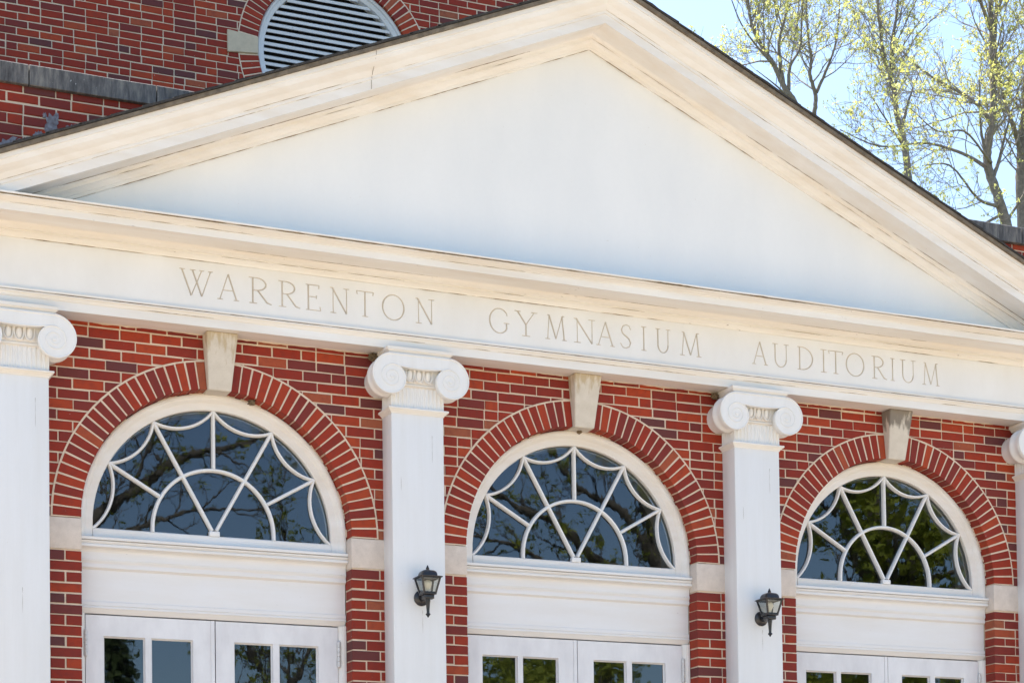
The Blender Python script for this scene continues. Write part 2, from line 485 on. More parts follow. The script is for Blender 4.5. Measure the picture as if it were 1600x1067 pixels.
# brick arches, keystones, impost blocks
def ring(mb, cx, y, a_from, a_to, n, ri, re, d, skip=None):
    for i in range(n):
        a0 = a_from + (a_to - a_from) * i / n; a1 = a_from + (a_to - a_from) * (i + 1) / n
        g0 = JO / 2 / ri * (1 if a1 > a0 else -1)
        if skip and skip((a0 + a1) / 2): continue
        a0 += g0 * (1 + rng.uniform(-.2, .2)); a1 -= g0 * (1 + rng.uniform(-.2, .2))
        yy = y + rng.uniform(-.0015, .0015); r0 = ri + .002 + rng.uniform(0, .002); r1 = re - .006 + rng.uniform(-.002, .001)
        c = .003
        P = lambda a, r, q: (cx[0] + r * math.cos(a), q, cx[1] + r * math.sin(a))
        da = c / ri * (1 if a1 > a0 else -1)
        fr = [P(a0 + da, r0 + c, yy), P(a0 + da * .8, r1 - c, yy), P(a1 - da * .8, r1 - c, yy), P(a1 - da, r0 + c, yy)]
        md = [P(a0, r0, yy + c), P(a0, r1, yy + c), P(a1, r1, yy + c), P(a1, r0, yy + c)]
        bk = [P(a0, r0, yy + d), P(a0, r1, yy + d), P(a1, r1, yy + d), P(a1, r0, yy + d)]
        fs = [(0, 1, 2, 3)]
        for q in range(4):
            q2 = (q + 1) % 4
            fs += [(q, q + 4, q2 + 4, q2), (q + 4, q + 8, q2 + 8, q2 + 4)]
        mb.add(fr + md + bk, fs, .12 + .86 * rng.random(), 0)
def annulus(mb, cx, y0, y1, ri, re, a_from, a_to, n=48, m=1):
    prof = [(ri, y0), (re, y0), (re, y1), (ri, y1)]
    path = []
    vs = []; fs = []
    for i in range(n + 1):
        a = a_from + (a_to - a_from) * i / n
        for (r, y) in prof: vs.append((cx[0] + r * math.cos(a), y, cx[1] + r * math.sin(a)))
    for i in range(n):
        for j in range(4):
            a = i * 4 + j; b2 = i * 4 + (j + 1) % 4
            fs.append((a, b2, b2 + 4, a + 4))
    mb.add(vs, fs, .5, m)
KA = math.atan(.083 / 1.0)
for bq in range(3):
    mb = MB()
    annulus(mb, (bq * S, 0), -.003, .16, RI + .009, RE + .006, 0, PI)
    ring(mb, (bq * S, 0), -.0075, 0.002, PI / 2 - KA, 23, RI, RE, .165)
    ring(mb, (bq * S, 0), -.0075, PI - .002, PI / 2 + KA, 23, RI, RE, .165)
    R_ = random.Random(80 + bq); a = .02
    while a < PI - .05:                      # crust of old caulk between brick and window frame
        da = R_.uniform(.02, .16)
        if R_.random() < (.8 if a < 1.5 else .3):
            n = max(3, int(da / .012))
            mb.tube([(bq * S + (RI - .001) * math.cos(min(a + da * i / n, PI)), .0925 + R_.uniform(-.002, .002), (RI - .001) * math.sin(min(a + da * i / n, PI))) for i in range(n + 1)],
                    [.0045 * R_.uniform(.4, 1.4) for _ in range(n + 1)], 5, .5, 1)
        a += da + R_.uniform(0, .05)
    mb.build('brick_arch', [M_BRICK, M_MORTAR], B, fix=True)
    # keystone: wedge that leans out towards the top
    bm = bmesh.new()
    zb, zt = .905, 1.273
    vv = [bm.verts.new(p) for p in [(-.078, -.040, zb), (.078, -.040, zb), (.106, -.115, zt), (-.106, -.115, zt),
                                    (-.078, .15, zb), (.078, .15, zb), (.106, .15, zt), (-.106, .15, zt)]]
    for f in [(0, 1, 2, 3), (7, 6, 5, 4), (0, 4, 5, 1), (3, 2, 6, 7), (0, 3, 7, 4), (1, 5, 6, 2)]: bm.faces.new([vv[i] for i in f])
    bmesh.ops.bevel(bm, geom=bm.edges[:], offset=.004, segments=2, affect='EDGES')
    bmesh.ops.translate(bm, verts=bm.verts, vec=(bq * S - .004, 0, 0))
    mb = MB(); mb.bm(bm)
    ko = mb.build('keystone', M_KEY3 if bq == 2 else M_KEY1, B, smooth=30)
    if bq == 2: ko['label'] = 'keystone with a dark water stain across its top'
    for s in (-1, 1):
        mb = MB()
        xa, xb = RI, (S / 2 - PW + .015 if not ((bq == 0 and s < 0) or (bq == 2 and s > 0)) else S / 2 - PW + .015)
        lo, hi = (bq * S + xa, bq * S + xb) if s > 0 else (bq * S - xb, bq * S - xa)
        mb.box(lo, hi, -.004, .13, -3 * CRS + .003, -.004, c=.004)
        mb.build('impost_block', M_STONE, B, smooth=30)

# coping on the parapet of the front wall
def coping(x0, x1):
    mb = MB()
    prof = [(-.035, 2.757), (-.03, 2.753), (.33, 2.757), (.33, 2.885), (.14, 2.905), (-.025, 2.888), (-.035, 2.880)]
    mb.extrude(prof, x0, x1, nx=max(1, int((x1 - x0) / .25)), jit=.0012)
    return mb.build('coping_stone', M_COPE, B)
xs = [X0 - .04, -4.6, -3.75, -2.9, -2.07, -1.238, -.412, .42]
for a, b2 in zip(xs[:-1], xs[1:]): coping(a + .004, b2 - .004)
xs = [5.0, 5.83, 6.612, 7.45, 8.3, 9.15, 10, 10.85, X1 + .04]
for a, b2 in zip(xs[:-1], xs[1:]): coping(a + .004, b2 - .004)
# lumps of roof cement where the portico roof meets the brick
for (cx, zr, w, h) in ((-1.37, 2.32, .15, .07), (-1.27, 2.355, .11, .05), (-1.09, 2.47, .09, .12), (-1.135, 2.575, .025, .022), (-1.18, 2.43, .07, .035), (-.97, 2.505, .09, .035)):
    R = random.Random(int(cx * 1000)); vs = [(cx, -.006, zr + h * .4)]; nn = 26; fs = []
    for i in range(nn):
        a = 2 * PI * i / nn; q = 1 + R.uniform(-.32, .3)
        vs.append((cx + w * .5 * q * math.cos(a), -.0035, zr + h * .45 + h * .7 * q * math.sin(a) - SL * 0 + (w * .5 * math.cos(a)) * SL))
    for i in range(nn): fs.append((0, 1 + i, 1 + (i + 1) % nn))
    for i in range(nn):
        vs.append((vs[1 + i][0], .004, vs[1 + i][2]))
    for i in range(nn): fs.append((1 + i, 1 + nn + i, 1 + nn + (i + 1) % nn, 1 + (i + 1) % nn))
    mb = MB(); mb.add(vs, fs); mb.build('flashing_patch', M_TAR, B)

# ---------------- entablature
def open_joint(mb, p, L, rad, cover, seed, d=(1, 0, 0), m=1):
    """broken line of cracked caulk and grime along a moulding joint, as thin beads"""
    R = random.Random(seed); t = 0; p = Vector(p); d = Vector(d)
    while t < L:
        seg = R.uniform(.05, .5) * (1 if R.random() < .75 else 2.2)
        if R.random() < cover:
            n = max(2, int(seg / .03)); pts = []; rr = []
            for i in range(n + 1):
                pts.append(p + d * min(L, t + seg * i / n) + Vector((0, R.uniform(-.0006, .0006), R.uniform(-.0008, .0008))))
                rr.append(rad * R.uniform(.35, 1.25) * min(1, .25 + 3 * min(i, n - i) / n))
            mb.tube(pts, rr, 5, .5, m)
        t += seg + R.uniform(0, .12)
M_CRACK = flat_mat('open_joint_grime', (.10, .07, .04), (.30, .22, .13), 30, .95)
EX0, EX1 = -1.62, 2 * S + 1.62
mb = MB()
mb.extrude([(.005, 1.2745), (-PD, 1.2745), (-PD, 1.332), (-.183, 1.334), (-.186, 1.342), (-.195, 1.352), (-.203, 1.357), (-.203, 1.3635), (-.190, 1.3655),
            (-.190, 1.3685), (-.206, 1.3695), (-.206, 1.382), (-.180, 1.386), (.005, 1.386)], EX0, EX1, nx=24, jit=.0006)
open_joint(mb, (EX0, -.1985, 1.367), EX1 - EX0, .0028, .9, 51)
open_joint(mb, (EX0, -.1845, 1.3345), EX1 - EX0, .0016, .5, 52)
open_joint(mb, (EX0, -.004, 1.2735), EX1 - EX0, .0075, .75, 58, m=2)
mb.build('architrave', [M_TRIM, M_CRACK, M_MORTAR], B)
mb = MB()
mb.extrude([(.005, 1.704), (-.180, 1.7035), (-.186, 1.706), (-.190, 1.716), (-.203, 1.729), (-.214, 1.735), (-.218, 1.735), (-.219, 1.745), (-.232, 1.749), (-.247, 1.760), (-.256, 1.772), (-.262, 1.7765),
            (-.450, 1.7745), (-.456, 1.7715), (-.458, 1.816), (-.463, 1.817), (-.464, 1.823), (-.472, 1.826), (-.490, 1.838), (-.505, 1.843), (-.507, 1.8485), (-.480, 1.850), (-.480, 1.8535),
            (-.520, 1.8545), (-.521, 1.8645), (-.3, 1.872), (-.150, 1.876), (.005, 1.876)], EX0 - .28, EX1 + .28, nx=40, jit=.0009)
open_joint(mb, (EX0 - .2, -.511, 1.8515), EX1 - EX0 + .4, .0036, .85, 53)
open_joint(mb, (EX0 - .2, -.5175, 1.8535), EX1 - EX0 + .4, .0045, .16, 59)
open_joint(mb, (EX0 - .2, -.1835, 1.7045), EX1 - EX0 + .4, .0026, .55, 54)
open_joint(mb, (EX0 - .2, -.4635, 1.8185), EX1 - EX0 + .4, .0014, .4, 55)
open_joint(mb, (EX0 - .2, -.2195, 1.7365), EX1 - EX0 + .4, .0015, .4, 56)
open_joint(mb, (EX0 - .2, -.263, 1.7755), EX1 - EX0 + .4, .0016, .45, 57)
mb.build('cornice', [M_CHIP, M_CRACK], B)
mb = MB()
xl, xr, zt = S - (3.60 - 1.86) / SL, S + (3.60 - 1.86) / SL, 3.60
mb.add([(xl, -.187, 1.86), (xr, -.187, 1.86), (S, -.187, zt), (xl, .0, 1.86), (xr, .0, 1.86), (S, .0, zt)], [(0, 1, 2), (5, 4, 3), (0, 3, 4, 1), (1, 4, 5, 2), (2, 5, 3, 0)])
mb.build('tympanum', M_TYMP, B)
# raking cornices, mitred at the apex
RAKE = [(-.150, 3.585), (-.196, 3.585), (-.199, 3.590), (-.200, 3.607), (-.206, 3.611), (-.214, 3.627), (-.228, 3.640), (-.238, 3.645), (-.238, 3.650), (-.240, 3.664), (-.248, 3.671), (-.262, 3.677),
        (-.450, 3.668), (-.456, 3.665), (-.457, 3.731), (-.464, 3.733), (-.465, 3.752), (-.472, 3.757), (-.481, 3.770), (-.495, 3.789), (-.518, 3.806), (-.536, 3.822), (-.545, 3.842), (-.548, 3.855),
        (-.556, 3.857), (-.557, 3.888), (-.150, 3.888)]
for s in (-1, 1):
    mb = MB()
    L = 4.62
    nx = 30
    n = len(RAKE); vs = []; fs = []
    for i in range(nx + 1):
        dx = L * i / nx
        for (y, z) in RAKE:
            vs.append((S + s * dx, y + (rng.uniform(-.0008, .0008) if 0 < i else 0), z - SL * dx + (rng.uniform(-.0008, .0008) if 0 < i else 0)))
    for i in range(nx):
        for j in range(n):
            a = i * n + j; b2 = i * n + (j + 1) % n
            fs.append((a, b2, b2 + n, a + n))
    fs.append(tuple(range(nx * n, nx * n + n)))
    mb.add(vs, fs)
    ds = Vector((s, 0, -SL)); LL = 4.5 / ds.length * ds.length
    for q, (y, z, rd, cv) in enumerate(((-.1965, 3.5845, .0026, .75), (-.2395, 3.650, .0014, .35), (-.2635, 3.6755, .0024, .7), (-.459, 3.7322, .0018, .55), (-.4695, 3.7545, .0014, .35))):
        open_joint(mb, (S, y, z), LL, rd, cv, 60 + q + (10 if s > 0 else 0), ds)
    for dx in ((1.75,) if s < 0 else ()):      # scarf joints between lengths of moulding
        for (ya, za, yb, zb2) in ((-.4585, 3.668, -.4585, 3.73), (-.4665, 3.735, -.4665, 3.752), (-.473, 3.757, -.546, 3.842), (-.558, 3.858, -.558, 3.886)):
            mb.tube([(S + s * dx, ya, za - SL * dx), (S + s * dx, yb, zb2 - SL * dx)], .0013, 4, .5, 1)
    mb.build('raking_cornice', [M_TRIM, M_CRACK], B)
# portico roof
roof = MB()
zroof = lambda x: 3.93 - SL * abs(x - S)
for s in (-1, 1):
    L = 4.72; n = 46
    ed = []
    for i in range(n + 1):
        dx = L * i / n
        ed.append((S + s * dx, -.587 + rng.uniform(-.009, .007) if i else -.585, rng.uniform(-.004, .005) if i else 0))
    for i in range(n):
        (xa, ya, ja), (xb, yb, jb) = ed[i], ed[i + 1]
        za, zb2 = zroof(xa), zroof(xb)
        roof.quad((xa, ya, za + ja), (xb, yb, zb2 + jb), (xb, .0, zb2), (xa, .0, za))
        roof.quad((xa, ya, za - .012), (xb, yb, zb2 - .012), (xb, yb, zb2 + jb), (xa, ya, za + ja))
        roof.quad((xa, ya, za - .012), (xb, yb, zb2 - .012), (xb, -.50, zb2 - .012), (xa, -.50, za - .012))
    # shingle tabs, lapped
    for row in range(24):
        dx0 = L - row * .2; 
        if dx0 < .1: break
        y = -.585
        while y < -.02:
            w = .3 if y > -.58 else rng.choice((.15, .3))
            y1 = min(y + w - .006, -.004)
            xa, xb = S + s * dx0, S + s * max(dx0 - .22, .0)
            lift = .006 + rng.uniform(0, .003)
            roof.quad((xa, y, zroof(xa) + lift), (xa, y1, zroof(xa) + lift), (xb, y1, zroof(xb) + .001), (xb, y, zroof(xb) + .001))
            roof.quad((xa, y, zroof(xa) + lift), (xa, y1, zroof(xa) + lift), (xa, y1, zroof(xa)), (xa, y, zroof(xa)))
            roof.quad((xa, y, zroof(xa) - .005), (xb, y, zroof(xb) - .005), (xb, y, zroof(xb) + .001), (xa, y, zroof(xa) + lift))
            y += w
    L2 = 2.42
    roof.quad((S, 0, 3.93), (S + s * L2, 0, zroof(S + s * L2)), (S + s * L2, YU, zroof(S + s * L2)), (S, YU, 3.93))
ro = roof.build('roof', M_SHINGLE, B, fix=False)
mb = MB()
mb.extrude([(-.580, 3.8885), (-.580, 3.914), (-.48, 3.914), (-.48, 3.8885)], S - 4.68, S + 4.68, zf=lambda x: -SL * abs(x - S), nx=60, jit=.0012)
mb.build('drip_edge', M_DRIP, ro)
# parapet block behind the front wall, flat roof
mb = MB()
mb.quad((X0, .3, 2.5), (X1, .3, 2.5), (X1, YU, 2.5), (X0, YU, 2.5)); mb.quad((X0, .3, 2.5), (X1, .3, 2.5), (X1, .3, 2.757), (X0, .3, 2.757))
for x in (X0, X1): mb.quad((x, MY, GZ), (x, YU, GZ), (x, YU, 2.757), (x, MY, 2.757))
mb.build('flat_roof', M_TIN, B, fix=False)

# ---------------- tall gable wall behind with a round louvred vent
OC, OR, ORE = (S, 5.81), .79, .985
gz = lambda x: 8.2 - SL * abs(x - S)
up = MB()
for i in range(2):
    s = (-1, 1)[i]
    n = 24
    for j in range(n):
        a0 = -PI / 2 + PI * j / n; a1 = -PI / 2 + PI * (j + 1) / n
        r = .88
        x0_, z0_ = S + s * r * math.cos(a0), OC[1] + r * math.sin(a0)
        x1_, z1_ = S + s * r * math.cos(a1), OC[1] + r * math.sin(a1)
        up.quad((x0_, YU + MY, z0_), (S + s * 1.2, YU + MY, z0_), (S + s * 1.2, YU + MY, z1_), (x1_, YU + MY, z1_), .5, 1)
    up.quad((S, YU + MY, 2), (S + s * 1.2, YU + MY, 2), (S + s * 1.2, YU + MY, OC[1] - .88), (S, YU + MY, OC[1] - .88), .5, 1)
    up.quad((S, YU + MY, OC[1] + .88), (S + s * 1.2, YU + MY, OC[1] + .88), (S + s * 1.2, YU + MY, gz(S + 1.2)), (S, YU + MY, gz(S)), .5, 1)
    xe = S + s * 8.98
    up.quad((S + s * 1.2, YU + MY, 2), (xe, YU + MY, 2), (xe, YU + MY, gz(xe)), (S + s * 1.2, YU + MY, gz(S + 1.2)), .5, 1)
for k in range(0, 86):
    z0, z1 = 2.5 + k * .0703 + JO / 2, 2.5 + (k + 1) * .0703 - JO / 2
    for (a, b2) in row_bond(k + 300, S - 8.97, S + 8.97, .2075):
        if min(gz(a), gz(b2)) < z1 - .03: continue
        xm = (a + b2) / 2
        a2, b3 = a, b2
        for _ in range(14):
            if any((x - S) ** 2 + (z - OC[1]) ** 2 < .80 ** 2 for x in (a2, b3) for z in (z0, z1)):
                if xm < S: b3 -= .015
                else: a2 += .015
            else: break
        else: continue
        if a2 < S - 2.5 or b3 > S + 2.5 or z0 > zroof(xm) - .3:
            brick(up, a2, b3, z0, z1, YU)
up.build('gable_wall', [M_BRICK, M_MORTAR], B, fix=False)
mb = MB()
annulus(mb, OC, YU - .003, YU + .2, OR + .009, ORE + .006, 0, 2 * PI, 96)
SA = math.atan(.09 / .8)
for q in range(4):
    ring(mb, OC, YU - .0075, q * PI / 2 + SA, (q + 1) * PI / 2 - SA, 19, OR, ORE, .2)
mb.build('vent_brick_ring', [M_BRICK, M_MORTAR], B)
for q in range(4):
    bm = bmesh.new(); a = q * PI / 2
    er, et = Vector((math.cos(a), 0, math.sin(a))), Vector((-math.sin(a), 0, math.cos(a)))
    c0 = Vector((OC[0], 0, OC[1])); vv = []
    for y in (YU - .02, YU + .18):
        for (r_, t_) in ((OR + .003, -.078), (OR + .003, .078), (OR + .305, .108), (OR + .305, -.108)):
            p = c0 + er * r_ + et * t_; vv.append(bm.verts.new((p.x, y, p.z)))
    for f in [(0, 1, 2, 3), (7, 6, 5, 4), (0, 4, 5, 1), (1, 5, 6, 2), (2, 6, 7, 3), (3, 7, 4, 0)]: bm.faces.new([vv[i] for i in f])
    bmesh.ops.bevel(bm, geom=bm.edges[:], offset=.004, segments=2, affect='EDGES')
    mb = MB(); mb.bm(bm); mb.build('vent_keystone', M_OCST, B, smooth=30)
mb = MB()
prof = [(.79, YU + .03), (.775, YU + .022), (.758, YU + .03), (.752, YU + .045), (.735, YU + .05), (.715, YU + .06), (.715, YU + .16), (.79, YU + .16)]
vs = []; fs = []; n = 96
for i in range(n):
    a = 2 * PI * i / n
    for (r_, y) in prof: vs.append((OC[0] + r_ * math.cos(a), y, OC[1] + r_ * math.sin(a)))
k = len(prof)
for i in range(n):
    for j in range(k):
        fs.append((i * k + j, i * k + (j + 1) % k, ((i + 1) % n) * k + (j + 1) % k, ((i + 1) % n) * k + j))
mb.add(vs, fs)
vent = mb.build('round_vent', M_LOUVRE, B, smooth=30)
mb = MB(); mb.lathe([(.76, 0), (.76, .01)], (OC[0], YU + .24, OC[1]), 'y', 48); mb.build('vent_backing', M_DARK, vent)
i = 0
z = OC[1] - .70
while z < OC[1] + .70:
    dz = z - OC[1]; h = math.sqrt(max(.0, .722 ** 2 - dz * dz)) - .0
    if h > .08:
        mb = MB(); sag = rng.uniform(-.004, .004)
        mb.extrude([(YU + .070, z + .004), (YU + .071, z - .022), (YU + .079, z - .023), (YU + .165, z + .045), (YU + .163, z + .056)], S - h, S + h, nx=6, jit=.0012, zf=lambda x: sag * (x - S))
        mb.build('slat', M_LOUVRE, vent)
    z += .0655
# gym body and roof
mb = MB()
for s in (-1, 1):
    xe = S + s * 8.98
    mb.quad((S, YU - .04, 8.24), (S + s * 9.1, YU - .04, gz(S + 9.1) + .04), (S + s * 9.1, 30, gz(S + 9.1) + .04), (S, 30, 8.24))
    mb.quad((S, YU - .04, 8.16), (S + s * 9.1, YU - .04, gz(S + 9.1) - .04), (S + s * 9.1, YU - .04, gz(S + 9.1) + .04), (S, YU - .04, 8.24))
mb.build('gym_roof', M_TIN, B, fix=False)
mb = MB()
for s in (-1, 1):
    xe = S + s * 8.97
    mb.quad((xe, YU + .01, GZ), (xe, 30, GZ), (xe, 30, gz(xe)), (xe, YU + .01, gz(xe)), .6, 0)
mb.quad((S - 8.97, 30, GZ), (S + 8.97, 30, GZ), (S + 8.97, 30, gz(S + 8.97)), (S - 8.97, 30, gz(S + 8.97)), .6, 0)
mb.build('side_wall', M_BRICK, B, fix=False)

# ---------------- pilasters with Ionic capitals
def spiral(theta_turns, r0, q=.852):
    return r0 * q ** (theta_turns * 4)
def make_pilaster():
    mb = MB(); mb.box(-PW, PW, -PD, .004, PORCH, .836, c=.004)
    for q, (x, za, zb_) in enumerate(((-.07, -1.9, .4), (.105, -1.2, .7), (.02, -2.4, -.5), (-.125, -.2, .75))):
        open_joint(mb, (x, -PD - .0002, za), zb_ - za, .0008, .22, 90 + q, (0, 0, 1))
    shaft = mb.build('pilaster', [M_PAINT, M_CRACK], None, smooth=30)
    # astragal: moulded band running round front and sides
    mb = MB()
    def band(mb, prof):   # prof: (out, z) closed; follows left side, front, right side
        path = []
        loops = []
        for (o, z) in prof:
            loops.append([(-PW - o, .003, z), (-PW - o, -PD - o, z), (PW + o, -PD - o, z), (PW + o, .003, z)])
        n = len(prof); vs = []; fs = []
        for k in range(4):
            for j in range(n): vs.append(loops[j][k])
        for k in range(3):
            for j in range(n):
                a = k * n + j; b2 = k * n + (j + 1) % n
                fs.append((a, b2, b2 + n, a + n))
        fs.append(tuple(range(n))[::-1]); fs.append(tuple(range(3 * n, 4 * n)))
        mb.add(vs, fs)
    band(mb, [(-.02, .834), (.004, .834), (.006, .842), (.016, .850), (.020, .856), (.024, .857), (.030, .862), (.0305, .869), (.027, .874), (.004, .8775), (-.02, .8775)])
    mb.build('astragal', M_TRIM, shaft)
    # fluted necking
    mb = MB()
    def flutes(fx, u0, u1, n, z0, z1):
        w = (u1 - u0) / n
        seg = 6
        pts = []
        for i in range(n):
            for k in range(seg):
                t = k / seg
                u = u0 + w * (i + t)
                dep = 0 if t < .18 else .008 * math.sin(PI * (t - .18) / .82)
                pts.append((u, dep))
        pts.append((u1, 0))
        for (a, b2) in zip(pts[:-1], pts[1:]):
            mb.quad(fx(a[0], a[1], z0), fx(b2[0], b2[1], z0), fx(b2[0], b2[1], z1), fx(a[0], a[1], z1), .5)
    flutes(lambda u, d, z: (u, -PD - .004 + d, z), -PW - .002, PW + .002, 13, .872, 1.022)
    for s in (-1, 1):
        flutes(lambda u, d, z, s=s: (s * (PW + .002 - d), u, z), -PD - .004, .0, 6, .872, 1.022)
    mb.build('necking', M_PAINT, shaft, fix=False)
    # echinus: fillet, egg-and-dart
    mb = MB()
    band(mb, [(-.03, 1.018), (.004, 1.018), (.010, 1.024), (.016, 1.026), (.017, 1.036), (.012, 1.041), (.008, 1.046), (.018, 1.070), (.026, 1.100), (.028, 1.135), (-.03, 1.135)])
    for i in range(-1, 2):
        bm = bmesh.new(); bmesh.ops.create_uvsphere(bm, u_segments=14, v_segments=10, radius=1)
        for v in bm.verts: v.co = Vector((i * .066 + v.co.x * .0215, -PD - .026 + v.co.y * .020 - v.co.z * .008, 1.090 + v.co.z * .040))
        mb.bm(bm)
        pts = [(i * .066 + .029 * math.cos(a), -PD - .036 + .006 * math.sin(a), 1.094 + .046 * math.sin(a)) for a in [PI + PI * t / 10 for t in range(11)]]
        mb.tube([(pts[0][0], pts[0][1] - .004, 1.128)] + pts + [(pts[-1][0], pts[-1][1] - .004, 1.128)], .0042, 6)
    for i in range(-2, 2):
        x = (i + .5) * .066
        mb.add([(x - .006, -PD - .024, 1.125), (x + .006, -PD - .024, 1.125), (x, -PD - .010, 1.050), (x, -PD - .034, 1.12), (x, -PD - .024, 1.052)], [(0, 3, 4), (3, 1, 4), (1, 0, 2), (0, 4, 2), (4, 1, 2)])
    mb.build('echinus', M_TRIM, shaft, smooth=40)
    # channel band that links the volutes
    mb = MB()
    ex, ez = .212, 1.062
    top = 1.226
    n = 18; vs = []; fs = []
    lo = [(ex * (-1 + 2 * i / n), 1.1265 + .018 * abs(-1 + 2 * i / n) ** 2 ) for i in range(n + 1)]
    for (x, z) in lo: vs += [(x, -.2545, z), (x, -.2545, top), (x, -.03, top), (x, -.03, z)]
    for i in range(n):
        for j in range(4):
            a = i * 4 + j; b2 = i * 4 + (j + 1) % 4
            fs.append((a, b2, b2 + 4, a + 4))
    mb.add(vs, fs)
    # raised fillets along the channel
    mb.tube([(x, -.2545, z + .004) for (x, z) in lo], .0055, 6)
    mb.tube([(-ex, -.2545, top - .010), (0, -.2545, top - .010), (ex, -.2545, top - .010)], .0055, 6)
    mb.build('channel_band', M_PAINT, shaft, smooth=40)
    # volutes
    for s in (-1, 1):
        mb = MB()
        nt_ = 56
        out = []
        for i in range(nt_ + 1):
            t = i / nt_
            a = PI / 2 - 2 * PI * t           # clockwise for the right volute
            r_ = .163 * .852 ** (4 * t)
            out.append((r_ * math.cos(a) * s, r_ * math.sin(a)))
        out = out[:-1]
        secs = [(-.256, .985), (-.253, 1.0), (-.228, 1.0), (-.225, .975), (-.217, .90), (-.19, .84), (-.168, .86), (-.152, .93), (-.144, .965), (-.126, .965), (-.116, .92), (-.10, .84), (-.05, .78), (.002, .76)]
        vs = []; fs = []; n = len(out)
        for (y, k) in secs:
            for (x, z) in out: vs.append((s * ex + x * k, y, ez + z * k))
        for i in range(len(secs) - 1):
            for j in range(n):
                a = i * n + j; b2 = i * n + (j + 1) % n
                fs.append((a, b2, b2 + n, a + n))
        fs.append(tuple(range(n)))
        mb.add(vs, fs)
        # raised spiral fillet and eye
        pts = []; rr = []
        for i in range(150):
            t = i / 149 * 2.75
            a = PI / 2 - 2 * PI * t
            r_ = .157 * .852 ** (4 * t)
            pts.append((s * ex + s * r_ * math.cos(a), -.2565, ez + r_ * math.sin(a))); rr.append(.0065 * (.35 + .65 * .82 ** (t * 2)))
        mb.tube(pts, rr, 6)
        mb.lathe([(.0, -.006), (.010, -.005), (.0135, -.001), (.0135, .01)], (s * ex, -.257, ez), 'y', 16)
        mb.build('volute', M_PAINT, shaft, smooth=35)
    # abacus
    mb = MB()
    def slab(prof):       # (out beyond half width .222 / front .232, z)
        n = len(prof); vs = []; fs = []
        for k in range(4):
            for (o, z) in prof:
                hw, fy = .214 + o, .226 + o
                vs.append([(-hw, .003, z), (-hw, -fy, z), (hw, -fy, z), (hw, .003, z)][k])
        for k in range(3):
            for j in range(n):
                a = k * n + j; b2 = k * n + (j + 1) % n
                fs.append((a, b2, b2 + n, a + n))
        mb.add(vs, fs)
        mb.add([(-.2, .0, prof[0][1]), (.2, .0, prof[0][1]), (.2, -.21, prof[0][1]), (-.2, -.21, prof[0][1])], [(0, 1, 2, 3)])
        mb.add([(-.236, .0, prof[-2][1] - .001), (.236, .0, prof[-2][1] - .001), (.236, -.248, prof[-2][1] - .001), (-.236, -.248, prof[-2][1] - .001)], [(0, 1, 2, 3)])
    slab([(-.05, 1.222), (.002, 1.224), (.006, 1.231), (.016, 1.243), (.022, 1.249), (.025, 1.2495), (.025, 1.2695), (.020, 1.2735), (-.05, 1.2738)])
    mb.build('abacus', M_TRIM, shaft, fix=True)
    return shaft
pil = make_pilaster()
attach(pil, B, (PILX[0], 0, 0))
for x in PILX[1:]:
    copy_tree(pil, B, (x - PILX[0], 0, 0))

# ---------------- arched windows over the doors
GY = .168
def arc_pts(c, r, a0, a1, n): return [(c[0] + r * math.cos(a0 + (a1 - a0) * i / n), c[1] + r * math.sin(a0 + (a1 - a0) * i / n)) for i in range(n + 1)]
def bar(mb, pts, w=.024, y0=.134, y1=.172):
    """glazing bar along a polyline in x,z with a chamfered front"""
    n = len(pts); path = []
    for i, p in enumerate(pts):
        a = pts[max(0, i - 1)]; b2 = pts[min(n - 1, i + 1)]
        t = Vector((b2[0] - a[0], 0, b2[1] - a[1])).normalized(); e1 = Vector((-t.z, 0, t.x))
        path.append((Vector((p[0], 0, p[1])), e1, Vector((0, 1, 0))))
    mb.sweep([(-w / 2, y1), (-w / 2, y0 + .012), (-w * .22, y0), (w * .22, y0), (w / 2, y0 + .012), (w / 2, y1)], path)
def circ3(a, b2, c):
    ax, ay, bx, by, cx_, cy_ = *a, *b2, *c
    d = 2 * (ax * (by - cy_) + bx * (cy_ - ay) + cx_ * (ay - by))
    ux = ((ax * ax + ay * ay) * (by - cy_) + (bx * bx + by * by) * (cy_ - ay) + (cx_ * cx_ + cy_ * cy_) * (ay - by)) / d
    uy = ((ax * ax + ay * ay) * (cx_ - bx) + (bx * bx + by * by) * (ax - cx_) + (cx_ * cx_ + cy_ * cy_) * (bx - ax)) / d
    return (ux, uy), math.hypot(ax - ux, ay - uy)
